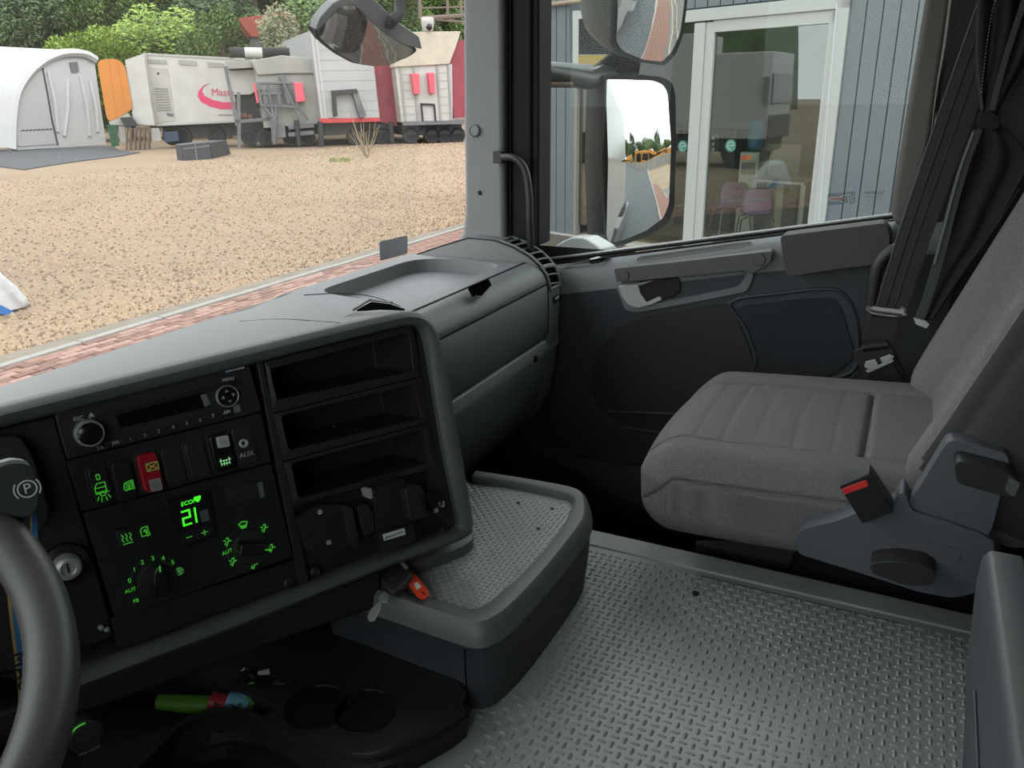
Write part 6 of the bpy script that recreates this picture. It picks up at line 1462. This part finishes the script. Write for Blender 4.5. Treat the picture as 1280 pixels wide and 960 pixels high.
# desk
df = WFr.off(-1.35); ty = df.px(970, 226)[1]; a = df.px(934, 226)[0]; b = df.px(1006, 226)[0]
dk = thing('desk', 'white desk beside the purple chairs inside the shop', 'desk', df.p((a+b)/2, FZ, -.3))
DW = mat('desk_white', (.5, .48, .43), .6)
MB().box(df, a, b, ty-.04, ty, -.7, 0).build('desk_top', DW, dk, bevel=.006)
for u in (a+.35, a+.75): MB().box(df, u, u+.12, FZ, ty-.04, -.5, -.3).build('leg', DW, dk)
MB().box(df, b-.06, b, FZ, ty-.04, -.65, -.05).build('leg', DW, dk)
# chairs
PUR = mat('purple_plastic', (.30, .17, .36), .5)
def chair(px, py, fl, rot, label):
    root = thing('office_chair', label, 'chair', (0, 0, 0), 'purple chairs in the shop')
    prof_ = [(.0, .80, .13), (.015, .74, .18), (.0, .62, .205), (-.02, .52, .20), (-.01, .46, .19), (.05, .435, .20), (.16, .44, .21), (.28, .445, .20), (.36, .43, .16), (.39, .40, .10)]
    secs = []
    for y_, z_, hw in prof_:
        row = []
        for k in range(9):
            s = -1+k/4; row.append(Vector((s*hw, y_+(.05*s*s if z_ > .5 else 0), z_+(.04*s*s if z_ <= .5 else 0))))
        secs.append(row)
    sh = MB().loft(cr_rows(secs, 3)).build('seat_shell', PUR, root, smooth=True); sm = sh.modifiers.new('s', 'SOLIDIFY'); sm.thickness = .012
    for sx in (-1, 1):
        for (y0, y1) in ((.28, .40), (.02, -.10)):
            MB().tube([Vector((sx*.12, y0, .43)), Vector((sx*.2, (y0+y1)/2, .40)), Vector((sx*.24, y1, 0))], .011, 8).build('leg', M['chrome'], root, smooth=True)
    return root
def cr_rows(secs, k): 
    cols = [cr([s[j] for s in secs], k) for j in range(len(secs[0]))]
    return [[c[i] for c in cols] for i in range(len(cols[0]))]
c1 = chair(0, 0, 0, 0, 'purple shell chair nearest the desk inside the shop, right one of two'); f1_ = WFr.off(-.75); u, _ = f1_.px(945, 285); c1.location = f1_.p(u, FZ, 0); c1.rotation_euler = (0, 0, R_(-75)); c1.scale = (1.12,)*3
c2_ = c1.copy(); SC.collection.objects.link(c2_); c2_['label'] = 'purple shell chair inside the shop in front of the water cooler, left one of two'
for ch in list(c1.children): c = ch.copy(); SC.collection.objects.link(c); c.parent = c2_
f2_ = WFr.off(-1.35); u, _ = f2_.px(917, 280); c2_.location = f2_.p(u, FZ, 0); c2_.rotation_euler = (0, 0, R_(-60))
for cc in (c1, c2_):
    if 'group' in cc: del cc['group']
    cc['group'] = 'purple chairs in the shop'
# round green stickers on the glass
for x, y in ((853, 183), (913, 182)):
    u, v = WFr.px(x, y, -.03); s_ = thing('round_sticker', 'round green sticker on the %s glass pane of the shop' % ('left' if x < 870 else 'right'), 'sticker', WFr.p(u, v, -.03))
    MB().lathe(WFr.off(-.038), [(.085, 0), (.085, .003)], 20, u, v).build('disc', mat('sticker_green_%d' % x, (.03, .14, .11), .5), s_)
    MB().strokes(WFr.off(-.034), [[(u+.05*math.cos(a*.6), v+.05*math.sin(a*.6)) for a in range(9)], [(u-.02, v), (u+.03, v)]], .012).build('ring_mark', M['sw_grey'], s_)

# ---------------------------------------------------------------- mirrors of the truck
def mirrorsurf(F, poly, bulge, rings=10):
    n = len(poly); cx = sum(p[0] for p in poly)/n; cy = sum(p[1] for p in poly)/n; mb = MB(); secs = []
    R2 = max((x-cx)**2+(y-cy)**2 for x, y in poly)
    for k in range(rings):
        s = 1-k/rings
        secs.append([F.p(cx+(x-cx)*s, cy+(y-cy)*s, bulge*(1-((x-cx)**2+(y-cy)**2)*s*s/R2)) for x, y in poly])
    mb.loft(secs, cu=True); c = len(mb.v); mb.v.append(F.p(cx, cy, bulge)); b0 = (rings-1)*n
    mb.f += [(b0+i, b0+(i+1) % n, c) for i in range(n)]
    return mb
MIR = mat('mirror_glass', (.86, .87, .86), .02, metal=1); MIRD = mat('dark_mirror_glass', (.30, .28, .26), .05, metal=1); HS = mat('mirror_housing', (.028, .036, .034), .4); HB = mat('mirror_rim_black', (.012, .012, .012), .6, spec=.25)  # front mirror glass has its dark reflection put into the colour
def mframe(cpx, X, vpx, out):
    c = P(*cpx, X=X); d = ray(*vpx).normalized(); n_ = (Vector(out).normalized()-d).normalized(); return Fr(c, Vector((0, 0, 1)).cross(n_), (0, 0, 1)) if abs(n_.z) < .02 else Fr(c, Vector((0, 0, 1)).cross(n_), n_.cross(Vector((0, 0, 1)).cross(n_)))
MF = mframe((795, 200), 2.32, (791, 168), (0, -1, 0))
mm_ = thing('door_mirror', 'tall black framed main door mirror outside the side window', 'mirror', MF.O)
gp_ = [(757, 98), (790, 100), (815, 101), (827, 106), (832, 116), (833, 180), (832, 255), (826, 272), (805, 288), (775, 301), (762, 304), (757, 298), (755, 200)]
op_ = [(752, 93), (790, 92), (825, 95), (838, 103), (842, 118), (843, 180), (841, 258), (834, 278), (808, 296), (775, 307), (758, 309), (751, 301), (748, 200)]
gp2 = rpoly(MF.pp(gp_), .01, 3); op2 = rpoly(MF.pp(op_), .01, 3)
mirrorsurf(MF, gp2, .026).build('mirror_glass', MIR, mm_, smooth=True)
secs = [[MF.p(u, v, w_) for u, v in pl_] for pl_, w_ in ((gp2, -.004), (gp2, .006), (insetp(op2, .003), .012), (op2, .004), (op2, -.03))]
cx = sum(p[0] for p in op2)/len(op2); cy = sum(p[1] for p in op2)/len(op2)
secs.append([MF.p(cx+(u-cx)*.92, cy+(v-cy)*.95, -.09) for u, v in op2]); secs.append([MF.p(cx+(u-cx)*.6, cy+(v-cy)*.8, -.13) for u, v in op2])
mb = MB().loft(secs, cu=True); n = len(op2); mb.f.append(tuple(6*n+i for i in range(n))); mb.build('housing', HB, mm_, smooth=True)
# wide angle mirror above
WM = mframe((808, 20), 2.30, (800, 30), (.20, -.80, -.42))
w2 = thing('wide_angle_mirror', 'upper wide angle mirror in dark green-grey housing above the door mirror', 'mirror', WM.O)
gpx = [(770, -45), (800, -60), (835, -60), (850, -40), (850, 0), (846, 40), (838, 62), (826, 76), (800, 72), (775, 62), (766, 50), (768, 10)]
opx = [(762, -50), (800, -68), (842, -66), (857, -42), (857, 0), (852, 42), (843, 66), (829, 81), (800, 77), (770, 68), (760, 54), (761, 10)]
g2 = rpoly(WM.pp(gpx), .01, 3); o2 = rpoly(WM.pp(opx), .01, 3)
mirrorsurf(WM, g2, .028).build('mirror_glass', MIR, w2, smooth=True)
cx = sum(p[0] for p in o2)/len(o2); cy = sum(p[1] for p in o2)/len(o2)
secs = [[WM.p(u, v, w_) for u, v in pl_] for pl_, w_ in ((g2, -.004), (g2, .006), (o2, .008), (o2, -.02))]+[[WM.p(cx+(u-cx)*a_, cy+(v-cy)*a_, b_) for u, v in o2] for a_, b_ in ((1.0, -.06), (.94, -.13), (.72, -.19))]
mb = MB().loft(secs, cu=True); n = len(o2); mb.f.append(tuple(6*n+i for i in range(n))); mb.build('housing', HS, w2, smooth=True)
# arm and bracket
arm = mm_
MB().tube([P(640, 84, X=1.98), P(690, 92, X=2.08), P(735, 100, X=2.2), P(760, 92, X=2.32)], [.028, .026, .026, .03], 14).build('arm', HS, arm, smooth=True)
MB().tube([P(640, 78, X=1.97), P(690, 83, X=2.07), P(738, 86, X=2.2)], .012, 10).build('arm_cover', M['strip'], arm, smooth=True)
MB().tube([P(640, 103, X=1.97), P(672, 105, X=2.03), P(715, 106, X=2.12)], .008, 8).build('arm_rail', mat('brown_rail', (.12, .085, .06), .7), arm, smooth=True)
MB().tube([P(742, 99, X=2.28), P(768, 80, X=2.34), P(800, 84, X=2.36)], [.03, .035, .02], 12).build('knuckle', HB, arm, smooth=True)
# lower bracket and white base
lbk = mm_
secs = []
for x, h_, d_ in ((686, 4, 0), (700, 15, .02), (715, 22, .04), (730, 21, .06), (742, 14, .08), (752, 6, .10)):
    X_ = 2.0+d_; b = P(x, 318, X=X_); t = P(x, 318-h_, X=X_); secs.append([b, b+Vector((.10, -.02, 0)), t+Vector((.06, -.02, .0)), t])
MB().loft(secs, cu=True, caps=True).build('base_cover', M['silver'], lbk, bevel=.006, seg=3)
MB().tube([P(735, 305, X=2.12), P(752, 296, X=2.24), P(770, 290, X=2.33)], .02, 10).build('base_arm', HB, lbk, smooth=True)
# front (kerb view) mirror
fc = P(455, 45, Y=1.62)
FM = Fr(fc, (.93, -.33, -.02), (-.10, -.28, .95))
fmn = thing('front_mirror', 'black framed front mirror hanging on a curved arm outside the windscreen', 'mirror', fc)
gpx = [(393, 39), (400, 28), (416, 12), (432, 3), (440, 6), (452, 20), (472, 38), (500, 54), (520, 62), (508, 70), (485, 78), (462, 80), (440, 76), (418, 64), (400, 50)]
g2 = rpoly(FM.pp(gpx), .01, 2)
dwn = Fr(fc, FM.X, (.10, .62, .78))
mirrorsurf(FM, g2, .035).build('mirror_glass', MIRD, fmn, smooth=True)
MB().tube([FM.p(u, v, .0) for u, v in g2], .006, 8, closed=True).build('rim', HB, fmn, smooth=True)
hp = rpoly(FM.pp([(390, 37), (396, 20), (412, 2), (432, -8), (462, -4), (492, 25), (520, 44), (524, 60), (500, 54), (472, 38), (452, 18), (438, 4), (420, 8), (398, 32)]), .008, 2)
n = len(hp); secs = [[FM.p(u, v, w_) for u, v in hp] for w_ in (.010, .03)]
MB().prism(FM, hp, -.02, .018).build('hood', mat('mirror_hood', (.085, .09, .095), .45), fmn, bevel=.008, seg=3)
MB().prism(FM, FM.pp([(393, 38), (430, 2), (520, 60), (485, 78), (440, 76), (405, 55)]), -.06, -.02, taper=.8).build('back_shell', HB, fmn, bevel=.01)
MB().tube([FM.p(*FM.px(x, y, .01), z_) for x, y, z_ in ((484, 30, .02), (486, 22, .035), (494, 16, .03), (500, 6, .01), (503, -10, 0), (503, -60, -.02))], .017, 12).build('arm', HB, fmn, smooth=True)
MB().lathe(FM.off(.02), [(.012, 0), (.012, .01), (.008, .012)], 14, *FM.px(485, 31, .02)).build('clamp', HB, fmn, smooth=True)

# white truck parked across the yard, seen reflected in the shop glass
RT = thing('white_truck', 'white truck parked in the yard, seen as a reflection in the shop doors', 'truck', (2.0, 15, GZ)); RT.rotation_euler = (0, 0, R_(-35))
WP = mat('white_truck_paint', (.42, .42, .42), .35)
def rb(a, b, name, m, bev=.04): return obj(name, MB().wbox(a, b).v, MB().wbox(a, b).f, m, None, bevel=bev, recenter=False)
for a, b, nm, m in (((-1.2, -1.1, .9), (1.2, 1.1, 3.4), 'cab', WP), ((-1.1, -1.16, 1.9), (1.1, -1.08, 2.8), 'windscreen', M['screen']), ((-1.15, -1.15, .9), (1.15, -1.09, 1.6), 'grille', M['panel2']), ((-1.25, 1.3, 1.1), (1.25, 8, 4.0), 'box_body', WP), ((-1.0, -1.0, .5), (1.0, 8, .95), 'chassis', DK), ((-1.4, -1.1, 1.9), (-1.25, -.9, 2.7), 'side_mirror', DK), ((1.25, -1.1, 1.9), (1.4, -.9, 2.7), 'side_mirror', DK)):
    o = rb(a, b, nm, m); o.parent = RT
for x in (-1.15, .85):
    for y in (-.2, 5.6):
        v_ = MB().lathe(Fr((x, y, .5), (0, 1, 0), (0, 0, 1)), [(.5, 0), (.5, .3), (.3, .3), (.01, .28)], 18); o = obj('wheel', v_.v, v_.f, TY, None, recenter=False); o.parent = RT
